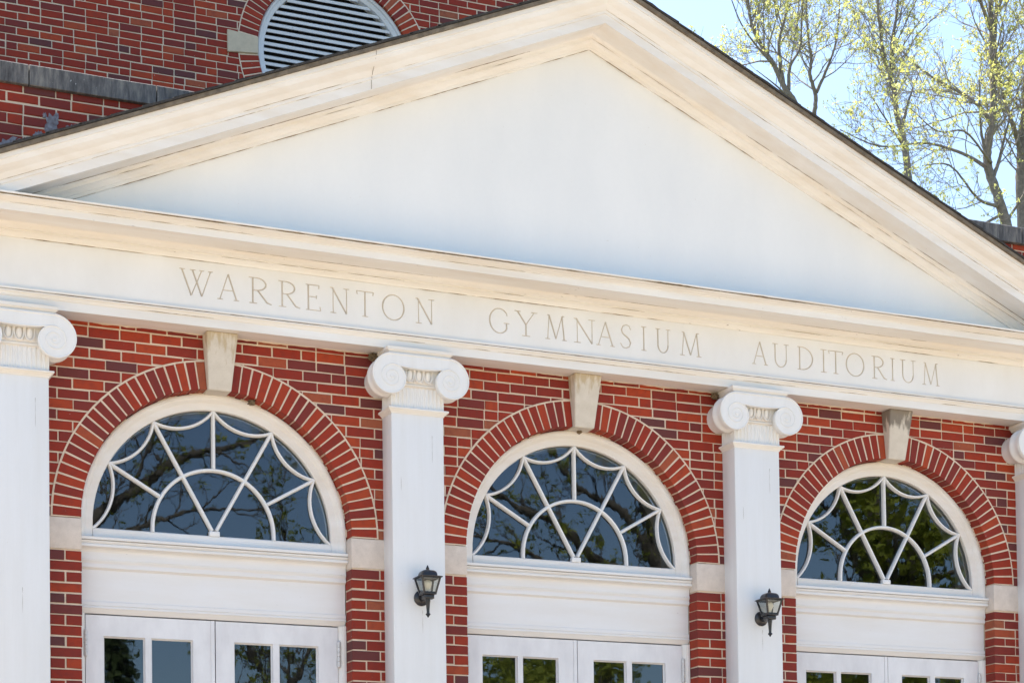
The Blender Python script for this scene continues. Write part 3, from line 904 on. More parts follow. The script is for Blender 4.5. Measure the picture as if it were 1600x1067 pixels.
def make_window():
    mb = MB()
    prof = [(.913, .098), (.905, .094), (.893, .095), (.890, .103), (.884, .104), (.876, .110), (.866, .124), (.862, .130), (.858, .131), (.818, .133), (.814, .138), (.814, .20), (.913, .20)]
    path = [(Vector((0, 0, 0)), Vector((math.cos(a), 0, math.sin(a))), Vector((0, 1, 0))) for a in [PI * i / 64 for i in range(65)]]
    Zd = Vector((0, 0, -.098))
    path = [(Zd, Vector((1, 0, 0)), Vector((0, 1, 0)))] + path + [(Zd, Vector((-1, 0, 0)), Vector((0, 1, 0)))]
    mb.sweep(prof, path)
    # bottom rail
    mb.extrude([(.20, -.026), (.145, -.028), (.138, -.036), (.134, -.036), (.128, -.094), (.128, -.0975), (.20, -.0975)], -.813, .813, nx=8, jit=.0007)
    w = mb.build('arched_window', M_TRIM, None, smooth=28)
    mb = MB()
    node = lambda deg: (.812 * math.cos(math.radians(deg)), .812 * math.sin(math.radians(deg)))
    hub = (0, -.022)
    ri = .415
    on = lambda deg: ((ri - .008) * math.cos(math.radians(deg)), (ri - .008) * math.sin(math.radians(deg)))
    bar(mb, arc_pts((0, 0), ri, 0, PI, 32) if False else [(ri, -.03)] + arc_pts((0, 0), ri, 0, PI, 32) + [(-ri, -.03)])
    for deg in (60, 120): bar(mb, [(hub[0] + .028 * math.cos(math.radians(deg)), hub[1] + .03), node(deg)], y0=.1335)
    bar(mb, [(0, ri + .009), (0, .812)])
    for deg in (30, 150): bar(mb, [((ri + .009) * math.cos(math.radians(deg)), (ri + .009) * math.sin(math.radians(deg))), node(deg)])
    angs = [0, 30, 60, 90, 120, 150, 180]
    for a, b2 in zip(angs[:-1], angs[1:]):
        pa, pb = node(a), node(b2); mid = math.radians((a + b2) / 2); pm = (.712 * math.cos(mid), .712 * math.sin(mid))
        if a == 0: pa = (.812, -.03); pm = (.706 * math.cos(math.radians(13)), .706 * math.sin(math.radians(13)))
        if b2 == 180: pb = (-.812, -.03); pm = (.706 * math.cos(math.radians(167)), .706 * math.sin(math.radians(167)))
        c, r_ = circ3(pa, pm, pb)
        t0 = math.atan2(pa[1] - c[1], pa[0] - c[0]); t1 = math.atan2(pb[1] - c[1], pb[0] - c[0])
        while t1 - t0 > PI: t1 -= 2 * PI
        while t1 - t0 < -PI: t1 += 2 * PI
        bar(mb, arc_pts(c, r_, t0, t1, 14), w=.021, y0=.1365)
    mb.box(-.036, .036, .1312, .172, -.032, .004, c=.006)
    mb.build('muntin', M_PAINT, w, smooth=28)
    mb = MB()
    vs = [(.82 * math.cos(a), GY, .82 * math.sin(a)) for a in [PI * i / 48 for i in range(49)]] + [(-.82, GY, -.04), (.82, GY, -.04)]
    mb.add(vs, [tuple(range(len(vs)))])
    mb.build('window_pane', M_GLASS, w, fix=False)
    mb = MB()   # inner reveal seen through the glass
    path = [(Vector((0, 0, 0)), Vector((math.cos(a), 0, math.sin(a))), Vector((0, 1, 0))) for a in [PI * i / 48 for i in range(49)]]
    mb.sweep([(.806, .202), (.86, .202), (.86, .34), (.806, .34)], path)
    mb.build('inner_reveal', M_REVEAL, w, smooth=30)
    return w
def make_head():
    """moulded panel between the arched window and the doors"""
    mb = MB()
    prof = [(.2, -.099), (.062, -.100), (.058, -.103), (.058, -.119), (.063, -.121), (.080, -.122), (.080, -.125), (.064, -.126), (.066, -.134), (.078, -.144), (.080, -.147), (.068, -.148), (.068, -.163), (.075, -.166),
            (.098, -.173), (.108, -.182), (.112, -.194), (.111, -.210), (.108, -.232), (.107, -.240), (.110, -.2425), (.107, -.245), (.108, -.250), (.116, -.262), (.118, -.268), (.112, -.270), (.112, -.292), (.118, -.296), (.128, -.303),
            (.131, -.306), (.134, -.510), (.124, -.513), (.123, -.537), (.128, -.539), (.128, -.5425), (.122, -.544), (.121, -.556), (.126, -.559), (.146, -.585), (.150, -.588), (.2, -.588)]
    mb.extrude(prof, -.913, .913, nx=12, jit=.0006)
    return mb.build('door_entablature', M_HEAD, None)
def make_jamb(s):
    mb = MB()
    prof = [(.913, .118), (.896, .118), (.893, .121), (.886, .122), (.868, .146), (.8655, .15), (.8655, .2), (.913, .2)]
    vs = []; fs = []; n = len(prof)
    for z in (-.589, PORCH):
        for (x, y) in prof: vs.append((s * x, y, z))
    for j in range(n): fs.append((j, (j + 1) % n, (j + 1) % n + n, j + n))
    fs.append(tuple(range(n))); fs.append(tuple(range(n, 2 * n)))
    mb.add(vs, fs)
    return mb.build('door_jamb', M_TRIM, None)
def make_door(s):
    """one leaf; s = -1 left, +1 right"""
    mb = MB()
    y0, y1 = .146, .188
    x0, x1 = (-.862, -.004) if s < 0 else (.004, .862)
    cols = [(-.745, -.471), (-.430, -.151)] if s < 0 else [(.131, .400), (.445, .721)]
    zt, zb = -.597, PORCH + .012
    rows = [(-.732, -1.10), (-1.135, -1.50), (-1.535, -1.90)]
    xs = [x0, cols[0][0], cols[0][1], cols[1][0], cols[1][1], x1]
    # stiles, mullion, rails (butted)
    mb.box(xs[0], xs[1], y0, y1, zb, zt); mb.box(xs[4], xs[5], y0, y1, zb, zt)
    mb.box(xs[1], xs[4], y0, y1, rows[0][0], zt); mb.box(xs[1], xs[4], y0, y1, zb, rows[-1][1])
    mb.box(xs[2], xs[3], y0 + .002, y1, rows[-1][1], rows[0][0])
    for i in range(2):
        for (c0, c1) in cols: mb.box(c0, c1, y0 + .002, y1, rows[i + 1][0], rows[i][1])
    # glazing bead: sloped rebate round each pane
    for (c0, c1) in cols:
        for (r0, r1) in rows:
            q = .009
            o = [(c0, r1), (c1, r1), (c1, r0), (c0, r0)]; i_ = [(c0 + q, r1 + q), (c1 - q, r1 + q), (c1 - q, r0 - q), (c0 + q, r0 - q)]
            for k in range(4):
                k2 = (k + 1) % 4
                mb.quad((o[k][0], y0 + .012, o[k][1]), (o[k2][0], y0 + .012, o[k2][1]), (i_[k2][0], y0 + .026, i_[k2][1]), (i_[k][0], y0 + .026, i_[k][1]))
    if s > 0:
        pass
    else:
        mb.box(-.030, -.0045, y0 - .006, y0 - .001, zb, zt)        # astragal strip over the meeting edge
    d = mb.build('door', M_DOOR, None, fix=False)
    mb = MB()
    for (c0, c1) in cols:
        for (r0, r1) in rows: mb.quad((c0, y0 + .027, r1), (c1, y0 + .027, r1), (c1, y0 + .027, r0), (c0, y0 + .027, r0))
    mb.build('window_pane', M_GLASS, d, fix=False)
    for zc in (-.783, -1.65, -2.5):
        mb = MB(); xh = s * .864
        mb.lathe([(.005, -.092), (.012, -.084), (.012, -.051), (.007, -.0505), (.007, -.047), (.012, -.0465), (.012, -.017), (.007, -.0165), (.007, -.0135), (.012, -.013), (.012, .013), (.007, .0135), (.007, .0165), (.012, .017), (.012, .0465), (.007, .047), (.007, .0505), (.012, .051), (.012, .084), (.005, .092)], (xh, .133, zc), 'z', 12)
        mb.build('hinge', M_HINGE, d, smooth=40)
    return d
bay_parts = [make_window(), make_head(), make_jamb(-1), make_jamb(1), make_door(-1), make_door(1)]
for p in bay_parts: attach(p, B, (0, 0, 0))
for k in (1, 2):
    for p in bay_parts: copy_tree(p, B, (k * S, 0, 0))
# dark lobby behind the glass
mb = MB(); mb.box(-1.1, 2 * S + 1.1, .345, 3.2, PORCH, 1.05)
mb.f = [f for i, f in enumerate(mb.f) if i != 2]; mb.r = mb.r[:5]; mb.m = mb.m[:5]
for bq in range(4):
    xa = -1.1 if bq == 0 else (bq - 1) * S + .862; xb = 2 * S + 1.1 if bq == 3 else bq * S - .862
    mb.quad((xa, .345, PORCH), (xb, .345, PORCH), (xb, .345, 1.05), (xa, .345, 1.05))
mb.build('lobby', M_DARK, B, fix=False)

# ---------------- engraved frieze
def letter_strokes(ch):
    T, t = .090, .055
    e = lambda pts, w: (pts, w)
    sf = lambda x0, x1, y: ([(x0, y), ((x0 + x1) / 2, y), (x1, y)], [t * .8, t, t * .8])
    arc = lambda cx, cy, rx, ry, a0, a1, n, wf: ([(cx + rx * math.cos(math.radians(a0 + (a1 - a0) * i / n)), cy + ry * math.sin(math.radians(a0 + (a1 - a0) * i / n))) for i in range(n + 1)],
                                              [wf(math.radians(a0 + (a1 - a0) * i / n)) for i in range(n + 1)])
    wf = lambda a: t + (T - t) * abs(math.cos(a)) ** 1.2
    D = {
        'I': [e([(.5, 0), (.5, 1)], T), sf(.05, .95, 0), sf(.05, .95, 1)],
        'T': [e([(.5, 0), (.5, 1)], T), sf(0, 1, 1), sf(.32, .68, 0), e([(.0, 1), (.05, .86)], t), e([(1, 1), (.95, .86)], t)],
        'E': [e([(.2, 0), (.2, 1)], T), sf(.02, .9, 1), sf(.2, .72, .53), sf(.02, 1, 0), e([(.9, 1), (.88, .86)], t), e([(.72, .6), (.72, .46)], t), e([(1, 0), (.95, .16)], t)],
        'N': [e([(.16, 0), (.16, 1)], t), e([(.12, 1), (.85, 0)], T), e([(.85, 0), (.85, 1)], t), sf(.0, .32, 0), sf(.0, .16, 1), sf(.68, 1, 1)],
        'A': [e([(.5, 1), (.12, 0)], t), e([(.5, 1), (.88, 0)], T), sf(.27, .74, .36), sf(0, .26, 0), sf(.74, 1, 0)],
        'W': [e([(.08, 1), (.36, 0)], T), e([(.36, 0), (.68, 1)], t), e([(.40, 1), (.68, 0)], T), e([(.68, 0), (.95, 1)], t), sf(0, .18, 1), sf(.32, .5, 1), sf(.6, .76, 1), sf(.87, 1.02, 1)],
        'Y': [e([(.14, 1), (.5, .47)], T), e([(.86, 1), (.5, .47)], t), e([(.5, .47), (.5, 0)], T), sf(0, .28, 1), sf(.72, 1, 1), sf(.32, .68, 0)],
        'M': [e([(.12, 0), (.2, 1)], t), e([(.2, 1), (.51, .03)], T), e([(.51, .03), (.80, 1)], t), e([(.80, 1), (.9, 0)], T), sf(0, .24, 0), sf(.78, 1.02, 0), sf(.1, .2, 1), sf(.8, .92, 1)],
        'U': [e([(.17, 1), (.17, .34)], T), arc(.5, .34, .33, .35, 180, 360, 12, wf), e([(.83, .34), (.83, 1)], t), sf(0, .34, 1), sf(.68, 1, 1)],
        'O': [arc(.5, .5, .48, .51, 0, 360, 28, wf)],
        'G': [arc(.52, .5, .50, .51, 42, 318, 24, wf), e([(.9, .16), (.9, .42)], T), sf(.74, 1.05, .42), e([(.89, .84), (.93, .72)], t)],
        'D': [e([(.16, 0), (.16, 1)], T), arc(.3, .5, .70, .5, 90, -90, 16, wf), sf(.0, .32, 0), sf(.0, .32, 1)],
        'R': [e([(.2, 0), (.2, 1)], T), arc(.36, .755, .40, .245, 90, -90, 12, wf), sf(.02, .4, 1), sf(.2, .38, .51), e([(.42, .5), (.80, .06), (1.0, .0)], [T, T, t]), sf(.04, .38, 0)],
        'S': [e([(.92, .80), (.80, .95), (.55, 1.0), (.26, .93), (.14, .77), (.22, .63), (.5, .52), (.78, .40), (.90, .24), (.80, .07), (.5, 0), (.22, .03), (.04, .20)], [t, t, t, t * 1.2, T, T, T * 1.1, T, T, t * 1.2, t, t, t])],
    }
    return D[ch]
TEXT = [('W', -.307, -.088), ('A', -.055, .094), ('R', .155, .315), ('R', .358, .512), ('E', .549, .656), ('N', .722, .859), ('T', .91, 1.032), ('O', 1.094, 1.255), ('N', 1.336, 1.475),
        ('G', 1.886, 2.031), ('Y', 2.077, 2.253), ('M', 2.312, 2.478), ('N', 2.537, 2.706), ('A', 2.712, 2.863), ('S', 2.904, 2.997), ('I', 3.071, 3.121), ('U', 3.19, 3.315), ('M', 3.389, 3.566),
        ('A', 3.994, 4.133), ('U', 4.172, 4.317), ('D', 4.388, 4.522), ('I', 4.589, 4.651), ('T', 4.664, 4.791), ('O', 4.818, 4.982), ('R', 5.045, 5.189), ('I', 5.216, 5.264), ('U', 5.308, 5.454), ('M', 5.51, 5.672)]
LZ, LH, FY = 1.472, .169, -.1775
def groove(mb, pts, wid, prof):
    """prof(w) -> list of (across, depth) ; path in x,z"""
    n = len(pts); vs = []; fs = []; k = None
    for i, p in enumerate(pts):
        a = Vector(pts[max(0, i - 1)]); b2 = Vector(pts[min(n - 1, i + 1)])
        t = (b2 - a)
        if t.length < 1e-9: t = Vector((1, 0))
        t.normalize(); e = Vector((-t.y, t.x))
        pr = prof(wid[i]); k = len(pr)
        for (u, d) in pr: vs.append((p[0] + e.x * u, FY + d, p[1] + e.y * u))
    return vs, fs, k, n
cut = MB(); letters = []
for (ch, xa, xb) in TEXT:
    lm = MB()
    for (pts, w) in letter_strokes(ch):
        wl = [v * LH for v in (w if isinstance(w, list) else [w] * len(pts))]
        P2 = [(xa + (xb - xa) * p[0], LZ + LH * p[1]) for p in pts]
        closed = len(pts) > 3 and math.hypot(P2[0][0] - P2[-1][0], P2[0][1] - P2[-1][1]) < 1e-6
        for (target, pf, solid) in ((cut, lambda v: [(-v * .5 - .0004, -.004), (v * .5 + .0004, -.004), (v * .5 + .0004, .0003), (0, v * .55 + .001), (-v * .5 - .0004, .0003)], True),
                                    (lm, lambda v: [(-v * .5, .0012), (0, v * .55), (v * .5, .0012)], False)):
            vs, fs, k, n = groove(target, P2, wl, pf)
            if closed and solid: pass
            for i in range(n - 1):
                for j in range(k if solid else k - 1):
                    a = i * k + j; b2 = i * k + (j + 1) % k
                    fs.append((a, b2, b2 + k, a + k))
            if solid:
                fs.append(tuple(range(k))[::-1]); fs.append(tuple(range((n - 1) * k, n * k)))
            target.add(vs, fs, .5)
    letters.append((ch, lm))
mb = MB(); mb.box(EX0, EX1, -PD, .004, 1.3865, 1.7030)
frieze = mb.build('frieze', M_FRIEZE, B)
cutter = cut.build('letter_cutter', M_LETTER, None)
bo = frieze.modifiers.new('engrave', 'BOOLEAN'); bo.operation = 'DIFFERENCE'; bo.object = cutter; bo.solver = 'EXACT'; bo.use_self = True
bpy.context.view_layer.update()
dg = bpy.context.evaluated_depsgraph_get()
new = bpy.data.meshes.new_from_object(frieze.evaluated_get(dg))
print('FRIEZE', len(frieze.data.vertices), len(new.vertices), len(new.polygons))
frieze.modifiers.clear()
old = frieze.data
new.name = 'frieze'
frieze.data = new
frieze.data.materials.clear(); frieze.data.materials.append(M_FRIEZE)
bpy.data.objects.remove(cutter)
for (ch, lm) in letters:
    lm.build('letter', M_LETTER, frieze, fix=False)

# ------------------------------------------------------------------ wall lanterns
def make_lantern(label):
    t = thing('wall_lantern', label, 'wall lamp', (0, 0, 0), 'wall lanterns on the pilasters')
    cy = -.302
    # back plate
    mb = MB(); mb.lathe([(.0, -.026), (.022, -.026), (.036, -.022), (.048, -.012), (.054, -.008), (.054, .0)], (0, -PD - .0005, -.420), 'y', 28)
    mb.build('back_plate', M_IRON, t, smooth=35)
    # arm and socket block
    mb = MB()
    mb.tube([(0, -PD - .02, -.428), (0, -.24, -.432), (0, -.275, -.430)], [.019, .017, .016], 10, cap=True)
    mb.box(-.034, .034, cy - .034, cy + .034, -.446, -.418, c=.004)
    mb.box(-.047, .047, cy - .047, cy + .047, -.4175, -.408, c=.003)
    mb.build('arm', M_IRON, t, smooth=35)
    # tail
    mb = MB()
    mb.lathe([(.0165, -.446), (.0165, -.462), (.0145, -.47), (.010, -.528), (.0105, -.540), (.016, -.545), (.017, -.551), (.010, -.557), (.006, -.565), (.001, -.570)], (0, cy, 0), 'z', 14)
    mb.build('tail', M_IRON, t, smooth=35)
    # cage: four corner posts tapering down, top rim, bottom rim
    mb = MB()
    zt, zb, ht, hb = -.302, -.408, .066, .041
    for sx in (-1, 1):
        for sy in (-1, 1):
            w = .0055
            a = Vector((sx * ht, cy + sy * ht, zt)); b2 = Vector((sx * hb, cy + sy * hb, zb))
            vs = [tuple(p + Vector((dx, dy, 0))) for p in (a, b2) for (dx, dy) in ((-w, -w), (w, -w), (w, w), (-w, w))]
            mb.add(vs, [(0, 1, 2, 3), (7, 6, 5, 4), (0, 4, 5, 1), (1, 5, 6, 2), (2, 6, 7, 3), (3, 7, 4, 0)])
    for (h, z) in ((ht - .001, zt - .008), (hb + .001, zb + .001)):
        for s in (-1, 1):
            mb.box(-h + .005, h - .005, cy + s * h - .004, cy + s * h + .004, z, z + .008)
            mb.box(s * h - .004, s * h + .004, cy - h + .005, cy + h - .005, z, z + .008)
    mb.build('cage', M_IRON, t)
    # glass panes
    mb = MB()
    for s in (-1, 1):
        mb.quad((-ht, cy + s * ht, zt), (ht, cy + s * ht, zt), (hb, cy + s * hb, zb), (-hb, cy + s * hb, zb))
        mb.quad((s * ht, cy - ht, zt), (s * ht, cy + ht, zt), (s * hb, cy + hb, zb), (s * hb, cy - hb, zb))
    mb.build('glass', M_LGLASS, t, fix=False)
    # bulb
    mb = MB()
    mb.lathe([(.012, -.405), (.012, -.383), (.014, -.375), (.023, -.358), (.028, -.342), (.024, -.324), (.012, -.316), (.001, -.314)], (0, cy, 0), 'z', 16)
    mb.build('bulb', M_BULB, t, smooth=60)
    # roof: overhanging square rim, domed square cap, finial
    mb = MB()
    lv = [(.081, -.303), (.082, -.298), (.078, -.2955), (.058, -.2935), (.057, -.288), (.055, -.276), (.050, -.264), (.040, -.2555), (.024, -.251)]
    vs = []; fs = []; K = 28
    for li, (h, z) in enumerate(lv):
        e = .10 if li < 3 else .30           # corner rounding
        for k in range(K):
            a = 2 * PI * (k + .5) / K; c, s_ = math.cos(a), math.sin(a)
            q = (abs(c) ** (2 / e) + abs(s_) ** (2 / e)) ** (-e / 2)
            vs.append((h * c * q, cy + h * s_ * q, z))
    for i in range(len(lv) - 1):
        for k in range(K): fs.append((i * K + k, i * K + (k + 1) % K, (i + 1) * K + (k + 1) % K, (i + 1) * K + k))
    fs.append(tuple(range(K))[::-1]); fs.append(tuple(range((len(lv) - 1) * K, len(lv) * K)))
    mb.add(vs, fs)
    cap = mb.build('cap', M_IRON, t, smooth=35)
    mb = MB(); mb.lathe([(.024, -.252), (.015, -.247), (.0105, -.242), (.012, -.237), (.009, -.231), (.005, -.222), (.001, -.214)], (0, cy, 0), 'z', 14)
    mb.build('finial', M_IRON, cap, smooth=40)
    return t
l1 = make_lantern('black metal lantern on the pilaster between the left and middle doorways')
l2 = copy_tree(l1)
l1.location = (PILX[1] + .010, 0, 0); l2.location = (PILX[2] + .008, 0, 0)
l2['label'] = 'black metal lantern on the pilaster between the middle and right doorways'

# mud nests tucked under the eaves of the capitals
def nest(x, y, z, r_, label, seed):
    R = random.Random(seed); bm = bmesh.new(); bmesh.ops.create_icosphere(bm, subdivisions=3, radius=1)
    for v in bm.verts:
        d = v.co.normalized(); q = 1 + .25 * math.sin(d.x * 7 + seed) * math.cos(d.z * 6) + R.uniform(-.12, .12)
        v.co = Vector((x + d.x * r_ * q, y + d.y * r_ * .8 * q, z + d.z * r_ * .75 * q))
    mb = MB(); mb.bm(bm)
    o = mb.build('mud_nest', M_MUD, None)
    tag(o, label, 'insect nest', 'mud nests around the portico')
nest(PILX[1] - .262, -.03, 1.243, .034, 'brown mud nest behind the upper left of the capital between left and middle doors', 3)
nest(PILX[2] - .262, -.03, 1.240, .030, 'brown mud nest behind the upper left of the capital between middle and right doors', 5)
nest(S + .0, .055, .897, .020, 'brown mud nest under the keystone of the middle arch', 9)
nest(.235, .04, .868, .026, 'dark mud nest under the left arch just right of its keystone', 11)

# ------------------------------------------------------------------ trees
def wander(R, p, d, L, n, curl, upw):
    pts = [Vector(p)]; d = Vector(d).normalized()
    for i in range(n):
        d = (d + Vector((R.gauss(0, curl), R.gauss(0, curl), R.gauss(0, curl) + upw))).normalized()
        pts.append(pts[-1] + d * (L / n))
    return pts
def along(pts, t):
    k = t * (len(pts) - 1); i = min(int(k), len(pts) - 2); f = k - i
    return pts[i].lerp(pts[i + 1], f), (pts[i + 1] - pts[i]).normalized()
def side_dir(R, d, ang):
    o = d.orthogonal().normalized(); o.rotate(Matrix.Rotation(R.uniform(0, 2 * PI), 3, d))
    return (d * math.cos(ang) + o * math.sin(ang)).normalized()
def leaf_clump(R, mb, p, size, n):
    for _ in range(n):
        c = p + Vector((R.gauss(0, size * .5), R.gauss(0, size * .5), R.gauss(0, size * .5)))
        a = Vector((R.gauss(0, 1), R.gauss(0, 1), R.gauss(0, 1))).normalized(); b2 = a.orthogonal().normalized()
        b2.rotate(Matrix.Rotation(R.uniform(0, 6.28), 3, a)); w = size * R.uniform(.35, .7); h = w * R.uniform(.35, .6)
        mb.add([tuple(c - b2 * w), tuple(c + a.cross(b2) * h), tuple(c + b2 * w), tuple(c - a.cross(b2) * h)], [(0, 1, 2, 3)], R.random(), 1)
def make_tree(name, label, cat, base, limbs, seed, bark, leaf, group, lens=(2.9, 1.0, .36), space=(.33, .16, .115), leafsize=.058, nleaf=7, leafprob=.45, thick=.92, rootr=.3, trunk_top=None):
    """limbs: list of (polyline, r0, r1); the first starts the trunk"""
    R = random.Random(seed)
    t = thing(name, label, cat, base, group)
    tr = MB(); cr = MB()
    full = []
    for li, (pl, r0, r1) in enumerate(limbs):
        P = [Vector(p) for p in pl]
        if len(P) > 2:          # Catmull-Rom through the given joints
            P2 = []; T_ = []
            for i in range(len(P)):
                a = (P[i] - P[i - 1]).normalized() if i else (P[1] - P[0]).normalized()
                b2 = (P[i + 1] - P[i]).normalized() if i < len(P) - 1 else a
                T_.append((a + b2).normalized())
            for i in range(len(P) - 1):
                h_ = (P[i + 1] - P[i]).length
                for t_ in (0, .25, .5, .75):
                    t2, t3 = t_ * t_, t_ ** 3
                    P2.append(P[i] * (2 * t3 - 3 * t2 + 1) + T_[i] * h_ * (t3 - 2 * t2 + t_) + P[i + 1] * (3 * t2 - 2 * t3) + T_[i + 1] * h_ * (t3 - t2))
            P = P2 + [P[-1]]
        Q = []
        for i in range(len(P) - 1):
            n = max(2, int((P[i + 1] - P[i]).length / .25))
            n = min(n, 14)
            for k in range(n):
                q = P[i].lerp(P[i + 1], k / n)
                if k: q += Vector((R.gauss(0, .008), R.gauss(0, .008), 0)) * min(1, r0 * 8)
                Q.append(q)
        Q.append(P[-1])
        rad = [r0 + (r1 - r0) * (i / (len(Q) - 1)) ** .8 for i in range(len(Q))]
        tr.tube(Q, rad, 9 if r0 > .1 else 6)
        full.append((Q, rad, li))
    def grow(pts, rad, level, t0=0.0):
        L = sum((pts[i + 1] - pts[i]).length for i in range(len(pts) - 1))
        n = max(1, int(L * (1 - t0) / space[level]))
        for i in range(n):
            tt = t0 + (1 - t0) * (i + R.random()) / n
            p, d = along(pts, min(tt, .999))
            rr = rad[min(len(rad) - 1, int(tt * (len(rad) - 1)))]
            ln = lens[level] * R.uniform(.45, 1.1) * (1.05 - .45 * tt)
            dd = side_dir(R, d, R.uniform(.5, 1.15)); dd = (dd + Vector((0, 0, .25))).normalized()
            br = max(min(rr * .5, .026 if level == 0 else .009), .0052) * thick
            q = wander(R, p, dd, ln, 6 if level == 0 else (4 if level == 1 else 3), .17, .05)
            ra = [br + (.0035 * thick - br) * k / (len(q) - 1) for k in range(len(q))]
            cr.tube(q, ra, 4 if level == 0 else 3, .3)
            if level < 2: grow(q, ra, level + 1, .12)
            if level >= 1 and R.random() < leafprob: leaf_clump(R, cr, q[-1], leafsize * R.uniform(.7, 1.4), nleaf)
    for (Q, rad, li) in full:
        L = sum((Q[i + 1] - Q[i]).length for i in range(len(Q) - 1))
        grow(Q, rad, 0, .62 if (li == 0 and trunk_top is None) else (trunk_top if li == 0 else .15))
    tr.build('trunk', bark, t, smooth=60, fix=False)
    cr.build('crown', [M_TWIG if leaf is M_BUD else bark, leaf], t, fix=False)
    return t
G1 = 'budding trees behind the building'
make_tree('budding_tree', 'tall forked bare trunk with yellow-green buds behind the right parapet', 'tree', (22.7, 20, GZ),
          [([(22.7, 20, GZ), (22.6, 20, 6), (22.46, 20, 11.7), (22.14, 20, 12.56), (22.03, 20.1, 13.25), (22.11, 20, 13.91), (22.15, 20, 14.9), (22.14, 20, 16.07), (22.05, 20, 19.2)], .23, .035),
           ([(22.15, 20, 14.95), (22.29, 20.1, 15.77), (22.45, 20.2, 16.6), (22.7, 20.4, 18.6)], .07, .02),
           ([(22.13, 20, 12.6), (21.82, 19.9, 13.31), (21.66, 19.8, 13.72), (21.5, 19.6, 14.6)], .055, .015),
           ([(22.0, 20, 12.95), (21.6, 20.2, 13.25), (20.9, 20.6, 13.55), (20.0, 21, 13.5), (19.3, 21.4, 13.9)], .045, .010),
           ([(22.09, 20, 13.9), (21.85, 20, 14.2), (21.57, 20.1, 14.43), (20.6, 20.4, 15.0), (19.9, 20.7, 15.9)], .06, .012),
           ([(22.1, 20, 12.8), (22.24, 20, 13.1), (22.37, 20, 13.53), (22.52, 20, 13.98), (22.9, 20, 15)], .05, .012),
           ([(22.12, 20, 15.9), (21.7, 19.8, 16.35), (21.0, 19.5, 16.7), (20.3, 19.3, 17.4)], .05, .012),
           ([(22.32, 20, 12.05), (21.6, 20.4, 11.7), (20.8, 20.8, 11.75), (20.0, 21, 11.3)], .035, .009),
           ([(22.06, 20, 13.1), (21.5, 19.5, 13.0), (20.7, 19.1, 13.2), (19.9, 18.9, 13.0), (19.2, 18.8, 13.3)], .035, .009),
           ([(22.38, 20, 11.85), (22.7, 19.6, 12.6), (22.9, 19.4, 13.6)], .035, .009),
           ([(22.2, 20, 12.2), (21.4, 19.6, 12.1), (20.4, 19.2, 12.5), (19.6, 19, 12.3)], .04, .010)], 21, M_BARK, M_BUD, G1, trunk_top=.72)
make_tree('budding_tree', 'thick grey trunk at the right edge behind the parapet stones', 'tree', (23.4, 20.6, GZ),
          [([(23.4, 20.6, GZ), (23.42, 20.6, 6), (23.36, 20.6, 12.0), (23.32, 20.6, 13.1), (23.38, 20.6, 14.0), (23.5, 20.6, 14.8), (23.7, 20.7, 19)], .30, .07),
           ([(23.32, 20.6, 13.75), (22.9, 20.4, 14.35), (22.58, 20.2, 14.62), (22.2, 20, 15.5)], .07, .015)], 22, M_BARK, M_BUD, G1, trunk_top=.7)
make_tree('budding_tree', 'slender tree with yellow-green buds and twin stems midway down the right rake', 'tree', (23.2, 24, GZ),
          [([(23.2, 24, GZ), (23.1, 24, 8), (22.87, 24, 14.35), (22.77, 24, 15.15), (22.6, 24, 15.74), (22.5, 24, 16.34), (22.27, 24, 17.07), (22.19, 24, 17.62), (22.0, 24, 20.4)], .21, .025),
           ([(22.46, 24, 16.36), (22.49, 24, 17.36), (22.66, 24, 18.16), (22.8, 24, 20.5)], .055, .015),
           ([(22.7, 24, 15.4), (22.95, 24, 16.2), (23.5, 24.3, 17.1)], .045, .01),
           ([(22.8, 24, 15.0), (22.2, 23.7, 15.3), (21.4, 23.5, 16.0)], .04, .01)], 23, M_BARK, M_BUD, G1, trunk_top=.72)
make_tree('budding_tree', 'leaning bare-limbed tree nearest the pediment peak above the right rake', 'tree', (20.6, 24, GZ),
          [([(20.6, 24, GZ), (20.4, 24, 9), (19.89, 24, 15.55), (19.62, 24, 15.88), (19.36, 24, 16.34), (19.1, 24, 16.66), (18.84, 24, 17.05), (18.74, 24, 17.5), (18.55, 24, 20.3)], .17, .02),
           ([(19.58, 24, 15.97), (19.49, 24, 16.83), (19.68, 24, 17.54), (19.73, 24, 17.9), (19.9, 24, 20.3)], .05, .012),
           ([(19.72, 24, 15.85), (19.77, 24, 16.4), (20.01, 24, 16.79), (20.08, 24, 17.27), (20.3, 24.2, 19.4)], .045, .012),
           ([(19.36, 24, 16.34), (18.9, 23.8, 16.5), (18.3, 23.6, 16.9), (17.9, 23.5, 17.6)], .035, .01),
           ([(19.7, 24, 15.7), (19.2, 23.7, 15.75), (18.6, 23.5, 15.9)], .03, .008)], 24, M_BARK, M_BUD, G1, trunk_top=.75)
make_tree('budding_tree', 'thin sapling-like tree with forked top between two larger trees above the rake', 'tree', (21.9, 26, GZ),
          [([(21.9, 26, GZ), (21.85, 26, 10), (21.68, 26, 16.4), (21.73, 26, 16.85), (21.58, 26, 17.33), (21.63, 26, 17.77), (21.57, 26, 18.04), (21.5, 26, 20.6)], .15, .02),
           ([(21.75, 26, 16.93), (22.06, 26, 17.55), (22.33, 26, 18.25), (22.5, 26, 20)], .045, .012)], 25, M_BARK, M_BUD, G1, trunk_top=.75)
